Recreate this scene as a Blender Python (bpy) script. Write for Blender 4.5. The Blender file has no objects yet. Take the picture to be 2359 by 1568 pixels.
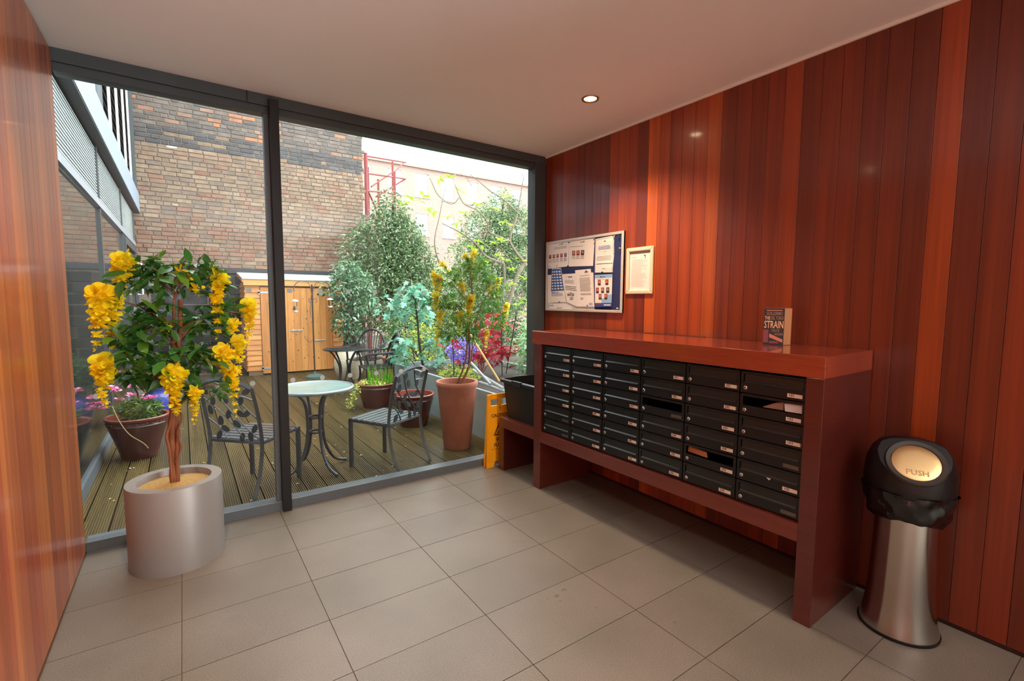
import bpy, bmesh, math, random
from mathutils import Vector, Matrix, Quaternion
import numpy as np
random.seed(7); np.random.seed(7)
PI = math.pi
S = bpy.context.scene
COL = S.collection

# ------------------------------------------------------------------ camera
FPX, W, H = 1098.0, 2359.0, 1568.0
CAM = Vector((-2.7661, -3.4786, 1.4412))
YAW, PIT, ROL = 0.60395, -0.08444, 0.00618
_f = Vector((math.sin(YAW)*math.cos(PIT), math.cos(YAW)*math.cos(PIT), math.sin(PIT)))
_r = Vector((math.cos(YAW), -math.sin(YAW), 0)); _u = _r.cross(_f)
RT = _r*math.cos(ROL) + _u*math.sin(ROL); UP = -_r*math.sin(ROL) + _u*math.cos(ROL)
cd = bpy.data.cameras.new('camera'); cam = bpy.data.objects.new('camera', cd); COL.objects.link(cam)
cd.sensor_fit = 'HORIZONTAL'; cd.sensor_width = 36.0; cd.lens = FPX/W*36.0
cd.clip_start = 0.05; cd.clip_end = 200
m = Matrix((RT, UP, -_f)).transposed().to_4x4(); m.translation = CAM
cam.matrix_world = m; S.camera = cam

def ray(px, py): return RT*((px-W/2)/FPX) - UP*((py-H/2)/FPX) + _f
def atx(px, py, x): d = ray(px, py); return CAM + d*((x-CAM.x)/d.x)
def aty(px, py, y): d = ray(px, py); return CAM + d*((y-CAM.y)/d.y)
def atz(px, py, z): d = ray(px, py); return CAM + d*((z-CAM.z)/d.z)

# ------------------------------------------------------------------ world, light, exposure
S.view_settings.view_transform = 'Standard'; S.view_settings.look = 'None'
S.view_settings.gamma = 1.0; S.view_settings.use_curve_mapping = False
S.view_settings.exposure = 0.84
wd = bpy.data.worlds.new('overcast_sky'); S.world = wd; wd.use_nodes = True
bg = wd.node_tree.nodes['Background']
bg.inputs[0].default_value = (0.93, 0.97, 1.0, 1); bg.inputs[1].default_value = 3.5
pl = bpy.data.lights.new('window_portal', 'AREA'); pl.shape = 'RECTANGLE'; pl.size = 3.3; pl.size_y = 2.6
pl.cycles.is_portal = True
po = bpy.data.objects.new('window_portal', pl); COL.objects.link(po)
po.location = (-1.64, 0.12, 1.35); po.rotation_euler = (-PI/2, 0, 0)
SPOT_W = 64.0; FILL_W = 215.0

# ------------------------------------------------------------------ materials
def lin(c):
    return tuple(((v/255)/12.92 if v/255 <= 0.04045 else ((v/255+0.055)/1.055)**2.4) for v in c)
MATS = {}
def nt(name):
    m = bpy.data.materials.new(name); m.use_nodes = True
    t = m.node_tree; b = t.nodes['Principled BSDF']; return m, t, b
def mat(name, rgb, rough=0.6, metal=0.0, spec=0.5, var=0.0, vscale=8.0, bump=0.0, bscale=60.0, stretch=(1, 1, 1), coat=0.0, objcol=False, attr=None, rgb2=None):
    if name in MATS: return MATS[name]
    m, t, b = nt(name); N, L = t.nodes, t.links
    b.inputs['Roughness'].default_value = rough; b.inputs['Metallic'].default_value = metal
    b.inputs['Specular IOR Level'].default_value = spec
    b.inputs['Coat Weight'].default_value = coat; b.inputs['Coat Roughness'].default_value = 0.12
    c = lin(rgb); col = None
    tc = N.new('ShaderNodeTexCoord'); mp = N.new('ShaderNodeMapping'); mp.inputs['Scale'].default_value = stretch
    oi = N.new('ShaderNodeObjectInfo')
    ad = N.new('ShaderNodeVectorMath'); ad.operation = 'ADD'
    ml = N.new('ShaderNodeVectorMath'); ml.operation = 'SCALE'; ml.inputs['Scale'].default_value = 37.0
    cx = N.new('ShaderNodeCombineXYZ')
    for k in range(3): L.new(oi.outputs['Random'], cx.inputs[k])
    L.new(cx.outputs[0], ml.inputs[0]); L.new(tc.outputs['Object'], mp.inputs['Vector'])
    L.new(mp.outputs[0], ad.inputs[0]); L.new(ml.outputs[0], ad.inputs[1])
    if objcol: src = oi.outputs['Color']
    elif attr:
        a = N.new('ShaderNodeAttribute'); a.attribute_name = attr; src = a.outputs['Color']
    else:
        rg = N.new('ShaderNodeRGB'); rg.outputs[0].default_value = (*c, 1); src = rg.outputs[0]
    if var > 0 or rgb2:
        no = N.new('ShaderNodeTexNoise'); no.inputs['Scale'].default_value = vscale; no.inputs['Detail'].default_value = 6; no.inputs['Roughness'].default_value = 0.6
        L.new(ad.outputs[0], no.inputs['Vector'])
        rp = N.new('ShaderNodeMapRange'); rp.inputs[1].default_value = 0.3; rp.inputs[2].default_value = 0.7
        L.new(no.outputs['Fac'], rp.inputs[0])
        if rgb2:
            rp.inputs[3].default_value = 0; rp.inputs[4].default_value = 1
            mx = N.new('ShaderNodeMix'); mx.data_type = 'RGBA'
            L.new(rp.outputs[0], mx.inputs['Factor']); L.new(src, mx.inputs['A']); mx.inputs['B'].default_value = (*lin(rgb2), 1)
            src = mx.outputs['Result']
        else:
            rp.inputs[3].default_value = 1-var; rp.inputs[4].default_value = 1+var
            mx = N.new('ShaderNodeVectorMath'); mx.operation = 'SCALE'
            L.new(src, mx.inputs[0]); L.new(rp.outputs[0], mx.inputs['Scale']); src = mx.outputs[0]
    L.new(src, b.inputs['Base Color'])
    if bump > 0:
        n2 = N.new('ShaderNodeTexNoise'); n2.inputs['Scale'].default_value = bscale; n2.inputs['Detail'].default_value = 4
        L.new(ad.outputs[0], n2.inputs['Vector'])
        bp = N.new('ShaderNodeBump'); bp.inputs['Strength'].default_value = bump; bp.inputs['Distance'].default_value = 0.01
        L.new(n2.outputs['Fac'], bp.inputs['Height']); L.new(bp.outputs[0], b.inputs['Normal'])
    MATS[name] = m; return m

def leafmat(name, rgb, rough=0.4, trans=0.35, spec=0.5, var=0.25, vscale=14.0):
    if name in MATS: return MATS[name]
    m, t, b = nt(name); N, L = t.nodes, t.links
    b.inputs['Roughness'].default_value = rough; b.inputs['Specular IOR Level'].default_value = spec
    tc = N.new('ShaderNodeTexCoord'); no = N.new('ShaderNodeTexNoise'); no.inputs['Scale'].default_value = vscale; no.inputs['Detail'].default_value = 3
    oi = N.new('ShaderNodeObjectInfo'); am = N.new('ShaderNodeMath'); am.operation = 'ADD'
    L.new(tc.outputs['Object'], no.inputs['Vector'])
    L.new(no.outputs['Fac'], am.inputs[0]); L.new(oi.outputs['Random'], am.inputs[1])
    rp = N.new('ShaderNodeMapRange'); rp.inputs[1].default_value = 0.4; rp.inputs[2].default_value = 1.6; rp.inputs[3].default_value = 1-var; rp.inputs[4].default_value = 1+var
    L.new(am.outputs[0], rp.inputs[0])
    vm = N.new('ShaderNodeVectorMath'); vm.operation = 'SCALE'; vm.inputs[0].default_value = lin(rgb); L.new(rp.outputs[0], vm.inputs['Scale'])
    L.new(vm.outputs[0], b.inputs['Base Color'])
    tr = N.new('ShaderNodeBsdfTranslucent'); L.new(vm.outputs[0], tr.inputs['Color'])
    ms = N.new('ShaderNodeMixShader'); ms.inputs[0].default_value = trans
    L.new(b.outputs[0], ms.inputs[1]); L.new(tr.outputs[0], ms.inputs[2]); L.new(ms.outputs[0], N['Material Output'].inputs['Surface'])
    MATS[name] = m; return m

def woodmat(name, rough=0.35, scale=(34, 34, 0.7), spec=0.5, coat=0.0, streak=0.35, rgb=None):
    """Timber grain along one axis, tinted by the object's own colour (each board is its own tone)."""
    m, t, b = nt(name); N, L = t.nodes, t.links
    b.inputs['Roughness'].default_value = rough; b.inputs['Specular IOR Level'].default_value = spec
    b.inputs['Coat Weight'].default_value = coat; b.inputs['Coat Roughness'].default_value = 0.1
    tc = N.new('ShaderNodeTexCoord'); oi = N.new('ShaderNodeObjectInfo'); cx = N.new('ShaderNodeCombineXYZ')
    for k in range(3): L.new(oi.outputs['Random'], cx.inputs[k])
    ml = N.new('ShaderNodeVectorMath'); ml.operation = 'SCALE'; ml.inputs['Scale'].default_value = 91.0; L.new(cx.outputs[0], ml.inputs[0])
    mp = N.new('ShaderNodeMapping'); mp.inputs['Scale'].default_value = scale; L.new(tc.outputs['Object'], mp.inputs[0])
    ad = N.new('ShaderNodeVectorMath'); L.new(mp.outputs[0], ad.inputs[0]); L.new(ml.outputs[0], ad.inputs[1])
    n1 = N.new('ShaderNodeTexNoise'); n1.inputs['Scale'].default_value = 1.0; n1.inputs['Detail'].default_value = 5; n1.inputs['Distortion'].default_value = 0.4; L.new(ad.outputs[0], n1.inputs[0])
    n2 = N.new('ShaderNodeTexNoise'); n2.inputs['Scale'].default_value = 5.0; n2.inputs['Detail'].default_value = 3; L.new(ad.outputs[0], n2.inputs[0])
    r1 = N.new('ShaderNodeMapRange'); r1.inputs[1].default_value = 0.3; r1.inputs[2].default_value = 0.65; r1.inputs[3].default_value = 1-streak; r1.inputs[4].default_value = 1+streak*0.5; L.new(n1.outputs['Fac'], r1.inputs[0])
    r2 = N.new('ShaderNodeMapRange'); r2.inputs[1].default_value = 0.3; r2.inputs[2].default_value = 0.7; r2.inputs[3].default_value = 0.88; r2.inputs[4].default_value = 1.1; L.new(n2.outputs['Fac'], r2.inputs[0])
    mu = N.new('ShaderNodeMath'); mu.operation = 'MULTIPLY'; L.new(r1.outputs[0], mu.inputs[0]); L.new(r2.outputs[0], mu.inputs[1])
    vm = N.new('ShaderNodeVectorMath'); vm.operation = 'SCALE'; L.new(mu.outputs[0], vm.inputs['Scale'])
    if rgb: vm.inputs[0].default_value = lin(rgb)
    else: L.new(oi.outputs['Color'], vm.inputs[0])
    L.new(vm.outputs[0], b.inputs['Base Color'])
    bp = N.new('ShaderNodeBump'); bp.inputs['Strength'].default_value = 0.08; bp.inputs['Distance'].default_value = 0.004; L.new(n2.outputs['Fac'], bp.inputs['Height']); L.new(bp.outputs[0], b.inputs['Normal'])
    MATS[name] = m; return m

def glassmat(name, tint=(0.93, 0.97, 0.95), refl=1.0, ior=1.5):
    m, t, b = nt(name); N, L = t.nodes, t.links; N.remove(b)
    tr = N.new('ShaderNodeBsdfTransparent'); tr.inputs[0].default_value = (*tint, 1)
    gl = N.new('ShaderNodeBsdfGlossy'); gl.inputs['Roughness'].default_value = 0.0
    fr = N.new('ShaderNodeFresnel'); fr.inputs[0].default_value = ior
    mu = N.new('ShaderNodeMath'); mu.operation = 'MULTIPLY'; mu.inputs[1].default_value = refl; L.new(fr.outputs[0], mu.inputs[0])
    ms = N.new('ShaderNodeMixShader'); L.new(mu.outputs[0], ms.inputs[0]); L.new(tr.outputs[0], ms.inputs[1]); L.new(gl.outputs[0], ms.inputs[2])
    L.new(ms.outputs[0], N['Material Output'].inputs['Surface']); MATS[name] = m; return m

def emis(name, rgb, st):
    m, t, b = nt(name); b.inputs['Base Color'].default_value = (*rgb, 1)
    b.inputs['Emission Color'].default_value = (*rgb, 1); b.inputs['Emission Strength'].default_value = st
    MATS[name] = m; return m

def tilemat():
    m, t, b = nt('speckled_stone'); N, L = t.nodes, t.links
    tc = N.new('ShaderNodeTexCoord'); oi = N.new('ShaderNodeObjectInfo'); geo = N.new('ShaderNodeNewGeometry')
    n1 = N.new('ShaderNodeTexNoise'); n1.inputs['Scale'].default_value = 260; n1.inputs['Detail'].default_value = 3; L.new(geo.outputs['Position'], n1.inputs[0])
    n2 = N.new('ShaderNodeTexNoise'); n2.inputs['Scale'].default_value = 2.2; n2.inputs['Detail'].default_value = 5; L.new(geo.outputs['Position'], n2.inputs[0])
    r1 = N.new('ShaderNodeMapRange'); r1.inputs[1].default_value = 0.33; r1.inputs[2].default_value = 0.67; r1.inputs[3].default_value = 0.72; r1.inputs[4].default_value = 1.3; L.new(n1.outputs['Fac'], r1.inputs[0])
    r2 = N.new('ShaderNodeMapRange'); r2.inputs[1].default_value = 0.3; r2.inputs[2].default_value = 0.7; r2.inputs[3].default_value = 0.86; r2.inputs[4].default_value = 1.12; L.new(n2.outputs['Fac'], r2.inputs[0])
    mu = N.new('ShaderNodeMath'); mu.operation = 'MULTIPLY'; L.new(r1.outputs[0], mu.inputs[0]); L.new(r2.outputs[0], mu.inputs[1])
    vm = N.new('ShaderNodeVectorMath'); vm.operation = 'SCALE'; L.new(oi.outputs['Color'], vm.inputs[0]); L.new(mu.outputs[0], vm.inputs['Scale'])
    L.new(vm.outputs[0], b.inputs['Base Color']); b.inputs['Roughness'].default_value = 0.42; b.inputs['Specular IOR Level'].default_value = 0.4
    bp = N.new('ShaderNodeBump'); bp.inputs['Strength'].default_value = 0.1; bp.inputs['Distance'].default_value = 0.002; L.new(n1.outputs['Fac'], bp.inputs['Height']); L.new(bp.outputs[0], b.inputs['Normal'])
    return m

# ------------------------------------------------------------------ mesh builder
class MB:
    def __init__(s): s.v, s.f, s.mi = [], [], []
    def add(s, vs, fs, mi=0, M=None):
        o = len(s.v)
        s.v += [tuple(M @ Vector(v)) if M is not None else tuple(v) for v in vs]
        s.f += [tuple(i+o for i in f) for f in fs]; s.mi += [mi]*len(fs); return s
    def box(s, a, b, mi=0, M=None):
        (x0, y0, z0), (x1, y1, z1) = a, b
        return s.add([(x0, y0, z0), (x1, y0, z0), (x1, y1, z0), (x0, y1, z0), (x0, y0, z1), (x1, y0, z1), (x1, y1, z1), (x0, y1, z1)],
                     [(3, 2, 1, 0), (4, 5, 6, 7), (0, 1, 5, 4), (1, 2, 6, 5), (2, 3, 7, 6), (3, 0, 4, 7)], mi, M)
    def lathe(s, prof, n=24, c=(0, 0, 0), mi=0, M=None, cap0=True, cap1=True):
        vs, fs = [], []
        for r, z in prof:
            for k in range(n):
                a = 2*PI*k/n; vs.append((c[0]+r*math.cos(a), c[1]+r*math.sin(a), c[2]+z))
        for i in range(len(prof)-1):
            for k in range(n):
                k2 = (k+1) % n; fs.append((i*n+k, i*n+k2, (i+1)*n+k2, (i+1)*n+k))
        if cap0: fs.append(tuple(range(n-1, -1, -1)))
        if cap1: fs.append(tuple((len(prof)-1)*n+k for k in range(n)))
        return s.add(vs, fs, mi, M)
    def tube(s, pts, rad, n=6, mi=0, M=None, cap=True):
        P = [Vector(p) for p in pts]; R = rad if isinstance(rad, (list, tuple)) else [rad]*len(P)
        vs, fs = [], []; pv = None
        for i, p in enumerate(P):
            d = (P[min(i+1, len(P)-1)]-P[max(i-1, 0)]).normalized()
            if pv is None: a = d.orthogonal().normalized()
            else:
                a = pv - d*pv.dot(d); a = a.normalized() if a.length > 1e-6 else d.orthogonal().normalized()
            pv = a; b = d.cross(a)
            for k in range(n):
                t = 2*PI*k/n+PI/n; vs.append(p+(a*math.cos(t)+b*math.sin(t))*R[i])
        for i in range(len(P)-1):
            for k in range(n):
                k2 = (k+1) % n; fs.append((i*n+k, i*n+k2, (i+1)*n+k2, (i+1)*n+k))
        if cap: fs += [tuple(range(n-1, -1, -1)), tuple((len(P)-1)*n+k for k in range(n))]
        return s.add(vs, fs, mi, M)
    def ring(s, R, r, n=24, k=6, c=(0, 0, 0), mi=0, M=None):
        pts = []
        vs, fs = [], []
        for i in range(n):
            a = 2*PI*i/n
            for j in range(k):
                b = 2*PI*j/k; q = R+r*math.cos(b); vs.append((c[0]+q*math.cos(a), c[1]+q*math.sin(a), c[2]+r*math.sin(b)))
        for i in range(n):
            for j in range(k):
                fs.append((i*k+j, ((i+1) % n)*k+j, ((i+1) % n)*k+(j+1) % k, i*k+(j+1) % k))
        return s.add(vs, fs, mi, M)
    def prism(s, poly, d, mi=0, M=None):
        """poly: 3D points of a flat outline, d: extrusion vector"""
        n = len(poly); d = Vector(d); P = [Vector(p) for p in poly]
        return s.add(P+[p+d for p in P], [tuple(range(n-1, -1, -1)), tuple(range(n, 2*n))]+[(i, (i+1) % n, n+(i+1) % n, n+i) for i in range(n)], mi, M)
    def mesh(s, name, mats, smooth=None):
        me = bpy.data.meshes.new(name); me.from_pydata(s.v, [], s.f)
        for q in (mats if isinstance(mats, (list, tuple)) else [mats]): me.materials.append(q)
        me.polygons.foreach_set('material_index', s.mi)
        if smooth is not None:
            me.polygons.foreach_set('use_smooth', [True]*len(s.f)); me.set_sharp_from_angle(angle=math.radians(smooth))
        me.update(); return me
    def build(s, name, mats, parent=None, smooth=None, bevel=0, loc=None, col=None):
        return link(name, s.mesh(name, mats, smooth), parent, bevel, loc, col)

def link(name, me, parent=None, bevel=0, loc=None, col=None):
    o = bpy.data.objects.new(name, me); COL.objects.link(o)
    if parent: o.parent = parent
    if loc is not None: o.location = loc
    if bevel:
        b = o.modifiers.new('edge', 'BEVEL'); b.width = bevel; b.segments = 2; b.limit_method = 'ANGLE'
    if col: o.color = (*lin(col), 1)
    return o
def tag(o, label, cat, group=None, kind=None):
    o['label'] = label; o['category'] = cat
    if group: o['group'] = group
    if kind: o['kind'] = kind
    return o
def thing(name, label, cat, loc=(0, 0, 0), rz=0, group=None):
    o = bpy.data.objects.new(name, None); COL.objects.link(o); o.empty_display_size = 0.05
    o.location = loc; o.rotation_euler = (0, 0, rz); return tag(o, label, cat, group)
def struct(o): o['kind'] = 'structure'; return o
def sroot(name):
    o = bpy.data.objects.new(name, None); COL.objects.link(o); return struct(o)
def stuff(o): o['kind'] = 'stuff'; return o
def copy_tree(o, parent=None):
    c = o.copy(); COL.objects.link(c)
    if parent: c.parent = parent
    for ch in [q for q in bpy.data.objects if q.parent == o]: copy_tree(ch, c)
    return c
def textmesh(s, size, name='lettering', extrude=0.0004, align='LEFT'):
    cu = bpy.data.curves.new('t', 'FONT'); cu.body = s; cu.size = size; cu.extrude = extrude; cu.align_x = align; cu.align_y = 'CENTER'; cu.resolution_u = 2; cu.offset = size*0.012
    o = bpy.data.objects.new('t', cu); COL.objects.link(o)
    me = bpy.data.meshes.new_from_object(o.evaluated_get(bpy.context.evaluated_depsgraph_get()))
    bpy.data.objects.remove(o); bpy.data.curves.remove(cu); me.name = name; return me
def smooth_path(pts, n=4):
    P = [Vector(p) for p in pts]; out = []
    for i in range(len(P)-1):
        a, b, c, d = P[max(i-1, 0)], P[i], P[i+1], P[min(i+2, len(P)-1)]
        for k in range(n):
            t = k/n; out.append(0.5*((2*b)+(c-a)*t+(2*a-5*b+4*c-d)*t*t+(3*b-a-3*c+d)*t**3))
    out.append(P[-1]); return out
def lerp_list(a, b, n): return [a+(b-a)*i/(n-1) for i in range(n)]

# common materials
DARK = mat('dark_grey_metal', (68, 75, 77), 0.45, 0.0, 0.5, 0.06)
GREY = mat('grey_aluminium_frame', (104, 112, 118), 0.4, 0.3, 0.5, 0.05)
BLACKM = mat('black_mullion', (24, 22, 22), 0.5)
WHITE = mat('white_paint', (215, 212, 206), 0.7, var=0.02)
CEIL = mat('ceiling_paint', (240, 238, 235), 0.85, var=0.015, vscale=2)
BLACKP = mat('black_plastic', (14, 14, 15), 0.4, spec=0.5)
STEEL = mat('polished_steel', (190, 185, 178), 0.16, 1.0)
CHROME = mat('chrome', (215, 215, 215), 0.15, 1.0)
PLANK = woodmat('cedar_plank', 0.36, (20, 20, 0.45), coat=0.3, streak=0.3)
VENEER = woodmat('veneer', 0.28, (5, 1.2, 22), coat=0.5, streak=0.15)
GLASS = glassmat('window_glass')
TILE = tilemat()
SOIL = mat('soil', (52, 42, 34), 0.95, var=0.5, vscale=40, bump=0.8, bscale=50)

# ================================================================== STRUCTURE: ROOM
XL, HC, YB = -3.273, 2.73, -8.0
fl = struct(MB().box((XL-0.12, YB, -0.12), (0.12, 0.0, -0.006)).build('floor', mat('grout', (122, 94, 72), 0.9)))
cols = [XL, -2.829, -2.281, -1.68, -1.08, -0.52, 0.0]
rows = [0.0]+[0.108-0.3627*j for j in range(1, 23)]
G = 0.0016
for i in range(6):
    for j in range(22):
        x0, x1, y1, y0 = cols[i]+G, cols[i+1]-G, rows[j]-G, rows[j+1]+G
        w, d = (x1-x0)/2, (y1-y0)/2
        o = MB().box((-w, -d, -0.02), (w, d, random.uniform(-0.0004, 0.0004))).build('tile', TILE, fl, loc=((x0+x1)/2, (y0+y1)/2, 0))
        k = random.uniform(0.95, 1.05); o.color = tuple(v*k for v in lin((112, 103, 93)))+(1,)
struct(MB().box((XL-0.12, YB, HC), (0.12, 0.1, HC+0.2)).build('ceiling', CEIL))
struct(MB().box((XL-0.12, YB-0.12, -0.1), (0.12, YB, HC+0.2)).build('wall_back', mat('back_wall_paint', (200, 195, 186), 0.8)))
wr = struct(MB().box((0.016, YB, -0.1), (0.12, 0.1, HC)).build('wall_right', mat('batten_black', (44, 20, 13), 0.9)))
wl = struct(MB().box((XL-0.12, YB, -0.1), (XL-0.016, 0.06, HC)).build('wall_left', MATS['batten_black']))
struct(MB().box((0.004, YB, 0.0), (0.016, -0.1, 0.03)).build('baseboard_right', MATS['batten_black']))
struct(MB().box((-0.012, YB, HC-0.014), (0.0, 0.0, HC)).build('trim_1', mat('white_trim', (235, 233, 228), 0.6)))
# scuffs and dried spills on the stone
stm = MB()
for px, py, r_ in ((1282, 1372, .020), (1300, 1358, .018), (1291, 1384, .010), (1262, 1378, .008), (1373, 1399, .008), (1555, 1433, .009)):
    c = atz(px, py, 0.0); pts = []
    for k in range(14):
        a = 2*PI*k/14; q = r_*random.uniform(0.45, 1.1); pts.append((c.x+q*math.cos(a), c.y+q*0.7*math.sin(a), 0.0006))
    stm.add(pts, [tuple(range(14))])
stm.build('stain', mat('floor_stain', (98, 90, 84), 0.6, var=0.2, vscale=80), fl)
# right wall: one cedar plank after another, each with its own tone
D2, D1, MD, M2, OR, BR = (106, 39, 19), (117, 43, 19), (131, 49, 20), (144, 55, 21), (162, 66, 23), (188, 86, 27)
tones = [MD, MD, M2, M2, D1, D1, D1, D1, OR, OR, M2, D1, BR, OR, M2, OR, OR, BR, MD, MD, MD, M2, OR, D1, MD, MD, D1, D1, D2, OR, D2, D1, MD, D2, D1, D2, MD, D1, D2, MD, D1, D2, MD, D1, D2]
def plankmesh(w, h, t, name):
    e = 0.0004
    b = MB(); b.add([(0, -w/2+0.0009, 0), (0, w/2-0.0009, 0), (0, w/2-0.0009, h), (0, -w/2+0.0009, h),
                     (-t+e, -w/2+0.0009, 0), (-t+e, w/2-0.0009, 0), (-t+e, w/2-0.0009, h), (-t+e, -w/2+0.0009, h),
                     (-t, -w/2+0.0009+e, 0), (-t, w/2-0.0009-e, 0), (-t, w/2-0.0009-e, h), (-t, -w/2+0.0009+e, h)],
                    [(4, 5, 1, 0), (7, 3, 2, 6), (0, 3, 7, 4), (5, 6, 2, 1), (4, 7, 11, 8), (9, 10, 6, 5), (8, 11, 10, 9), (8, 9, 5, 4), (11, 7, 6, 10)])
    return b.mesh(name, PLANK)
pm = plankmesh(0.0929, HC-0.032, 0.016, 'plank')
pm0 = plankmesh(0.044, HC-0.032, 0.016, 'plank')
o = link('plank', pm0, wr, loc=(0.016, -0.023, 0.018), col=MD)
for k in range(46):
    y = -0.046-0.0929*(k+0.5)
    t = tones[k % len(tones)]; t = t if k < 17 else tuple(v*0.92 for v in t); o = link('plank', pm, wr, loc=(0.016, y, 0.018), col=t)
MB().box((0, YB, 0.018), (0.016, -0.046-0.0929*46, HC-0.014)).build('panel', PLANK, wr, col=MD)
# left wall
ltone = [tuple(min(255, int(v*1.12)) for v in c) for c in [(150, 78, 36), (124, 58, 32), (138, 64, 34), (112, 50, 30), (142, 70, 36), (128, 58, 32), (150, 80, 40), (118, 52, 30), (140, 66, 34), (158, 84, 42), (126, 56, 30), (146, 72, 36)]]
for k in range(34):
    o = link('plank', pm, wl, loc=(XL-0.016, -0.012-0.0929*(k+0.5)+0.012, 0.018), col=ltone[(k*5+k//3) % len(ltone)]); o.rotation_euler = (0, 0, PI); o.location.x = XL-0.016
MB().box((XL-0.016, YB, 0.018), (XL, -0.0929*34, HC)).build('panel', PLANK, wl, col=(130, 60, 32))

# window wall
lint = struct(MB().box((XL, -0.002, 2.662), (0.0, 0.12, HC)).box((XL, 0.012, 2.618), (-0.01, 0.1, 2.662)).build('lintel', DARK, bevel=0.002))
MB().box((-2.385, -0.004, 2.664), (-2.378, 0.0, 2.729)).build('joint', BLACKM, lint)
struct(MB().box((-2.262, -0.035, 0.0), (-2.208, 0.09, 2.7)).build('trim_2', BLACKM, bevel=0.002))           # mullion
struct(MB().box((-0.125, 0.0, 0.0), (-0.004, 0.11, 2.662)).build('trim_3', DARK, bevel=0.002))              # right post
def window(name, x0, x1, stiles):
    r = sroot(name)
    MB().box((x0, 0.0, 0.0), (x1, 0.10, 0.066)).build('sill', GREY, r, bevel=0.003)
    for a, b in stiles: MB().box((a, 0.02, 0.066), (b, 0.08, 2.62)).build('stile', GREY, r, bevel=0.002)
    gl = MB().add([(x0+0.005, 0.05, 0.06), (x1-0.005, 0.05, 0.06), (x1-0.005, 0.05, 2.63), (x0+0.005, 0.05, 2.63)], [(0, 1, 2, 3)]).build('glass_pane', GLASS, r)
    return r, gl
w1, g1 = window('window_1', XL, -2.262, [(-2.292, -2.262)])
w2, g2 = window('window_2', -2.208, -0.125, [(-2.208, -2.2)])
dm = MB().lathe([(0.017, 0), (0.017, 0.0006)], 14, M=Matrix.Rotation(PI/2, 4, 'X')).mesh('safety_dot', leafmat('frosted_dot', (214, 216, 214), 0.6, 0.6, var=0.01))
for z in (1.495, 0.884):
    for k in range(11): link('safety_dot', dm, g2, loc=(-2.164+0.1945*k, 0.047, z))
    for k in range(5): link('safety_dot', dm, g1, loc=(-2.409-0.195*k, 0.047, z))

# downlights
LAMPS = [(-0.56, -1.147, 1.5, 'round recessed ceiling downlight glowing above the letterbox counter'),
         (-2.785, -1.53, 1.25, 'round recessed ceiling downlight beside the left timber wall, reflected in the left glass pane'),
         (-0.42, -4.564, 0.5, 'round recessed downlight behind the viewpoint near the right timber wall'),
         (-0.39, -6.93, 0.7, 'round recessed downlight at the back of the lobby by the right wall'),
         (-2.785, -4.6, 1.0, 'round recessed downlight behind the viewpoint near the left wall')]
GOLD = mat('brushed_brass', (176, 140, 84), 0.35, 1.0)
EM = emis('lamp_glow', (1.0, 0.78, 0.48), 30)
for x, y, k, lb in LAMPS:
    t = thing('downlight', lb, 'ceiling light', (x, y, HC), 0, 'recessed downlights')
    MB().lathe([(0.056, -0.001), (0.054, -0.008), (0.044, -0.007), (0.038, 0.0)], 32, cap0=False, cap1=False).build('trim_ring', GOLD, t, smooth=50)
    MB().lathe([(0.039, -0.002), (0.038, -0.003)], 28).build('lens', EM, t)
    sp = bpy.data.lights.new('downlight_beam', 'SPOT'); sp.energy = SPOT_W*k; sp.color = (1.0, 0.77, 0.54); sp.spot_size = math.radians(118); sp.spot_blend = 1.0; sp.shadow_soft_size = 0.035
    so = bpy.data.objects.new('downlight_beam', sp); COL.objects.link(so); so.parent = t; so.location = (0, 0, -0.02)
# the lobby goes on behind the viewpoint: an added, unseen fill light brightens it from the right wall
fp = bpy.data.lights.new('fill_light', 'AREA'); fp.shape = 'RECTANGLE'; fp.size = 3.1; fp.size_y = 2.5; fp.energy = FILL_W; fp.spread = math.radians(140); fp.color = (0.88, 0.95, 1.0)
fo = bpy.data.objects.new('fill_light', fp); COL.objects.link(fo); fo.location = (-0.04, -5.6, 1.4); fo.rotation_euler = (PI/2, 0, PI/2)

en = sroot('fill_surround')  # unseen surround made up to go round the added fill light
for y0_, y1_, z0_, z1_ in ((-7.25, -7.15, 0.0, 2.72), (-4.05, -3.95, 0.0, 2.72), (-7.15, -4.05, 2.655, 2.72), (-7.15, -4.05, 0.0, 0.14)):
    MB().box((-0.06, y0_, z0_), (-0.001, y1_, z1_)).build('frame', GREY, en)
MB().box((-0.03, -7.15, 0.14), (-0.002, -4.05, 2.655)).build('fill_backing', mat('fill_backing_pale', (222, 226, 228), 0.5), en)  # pale panel added behind the fill light
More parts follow.
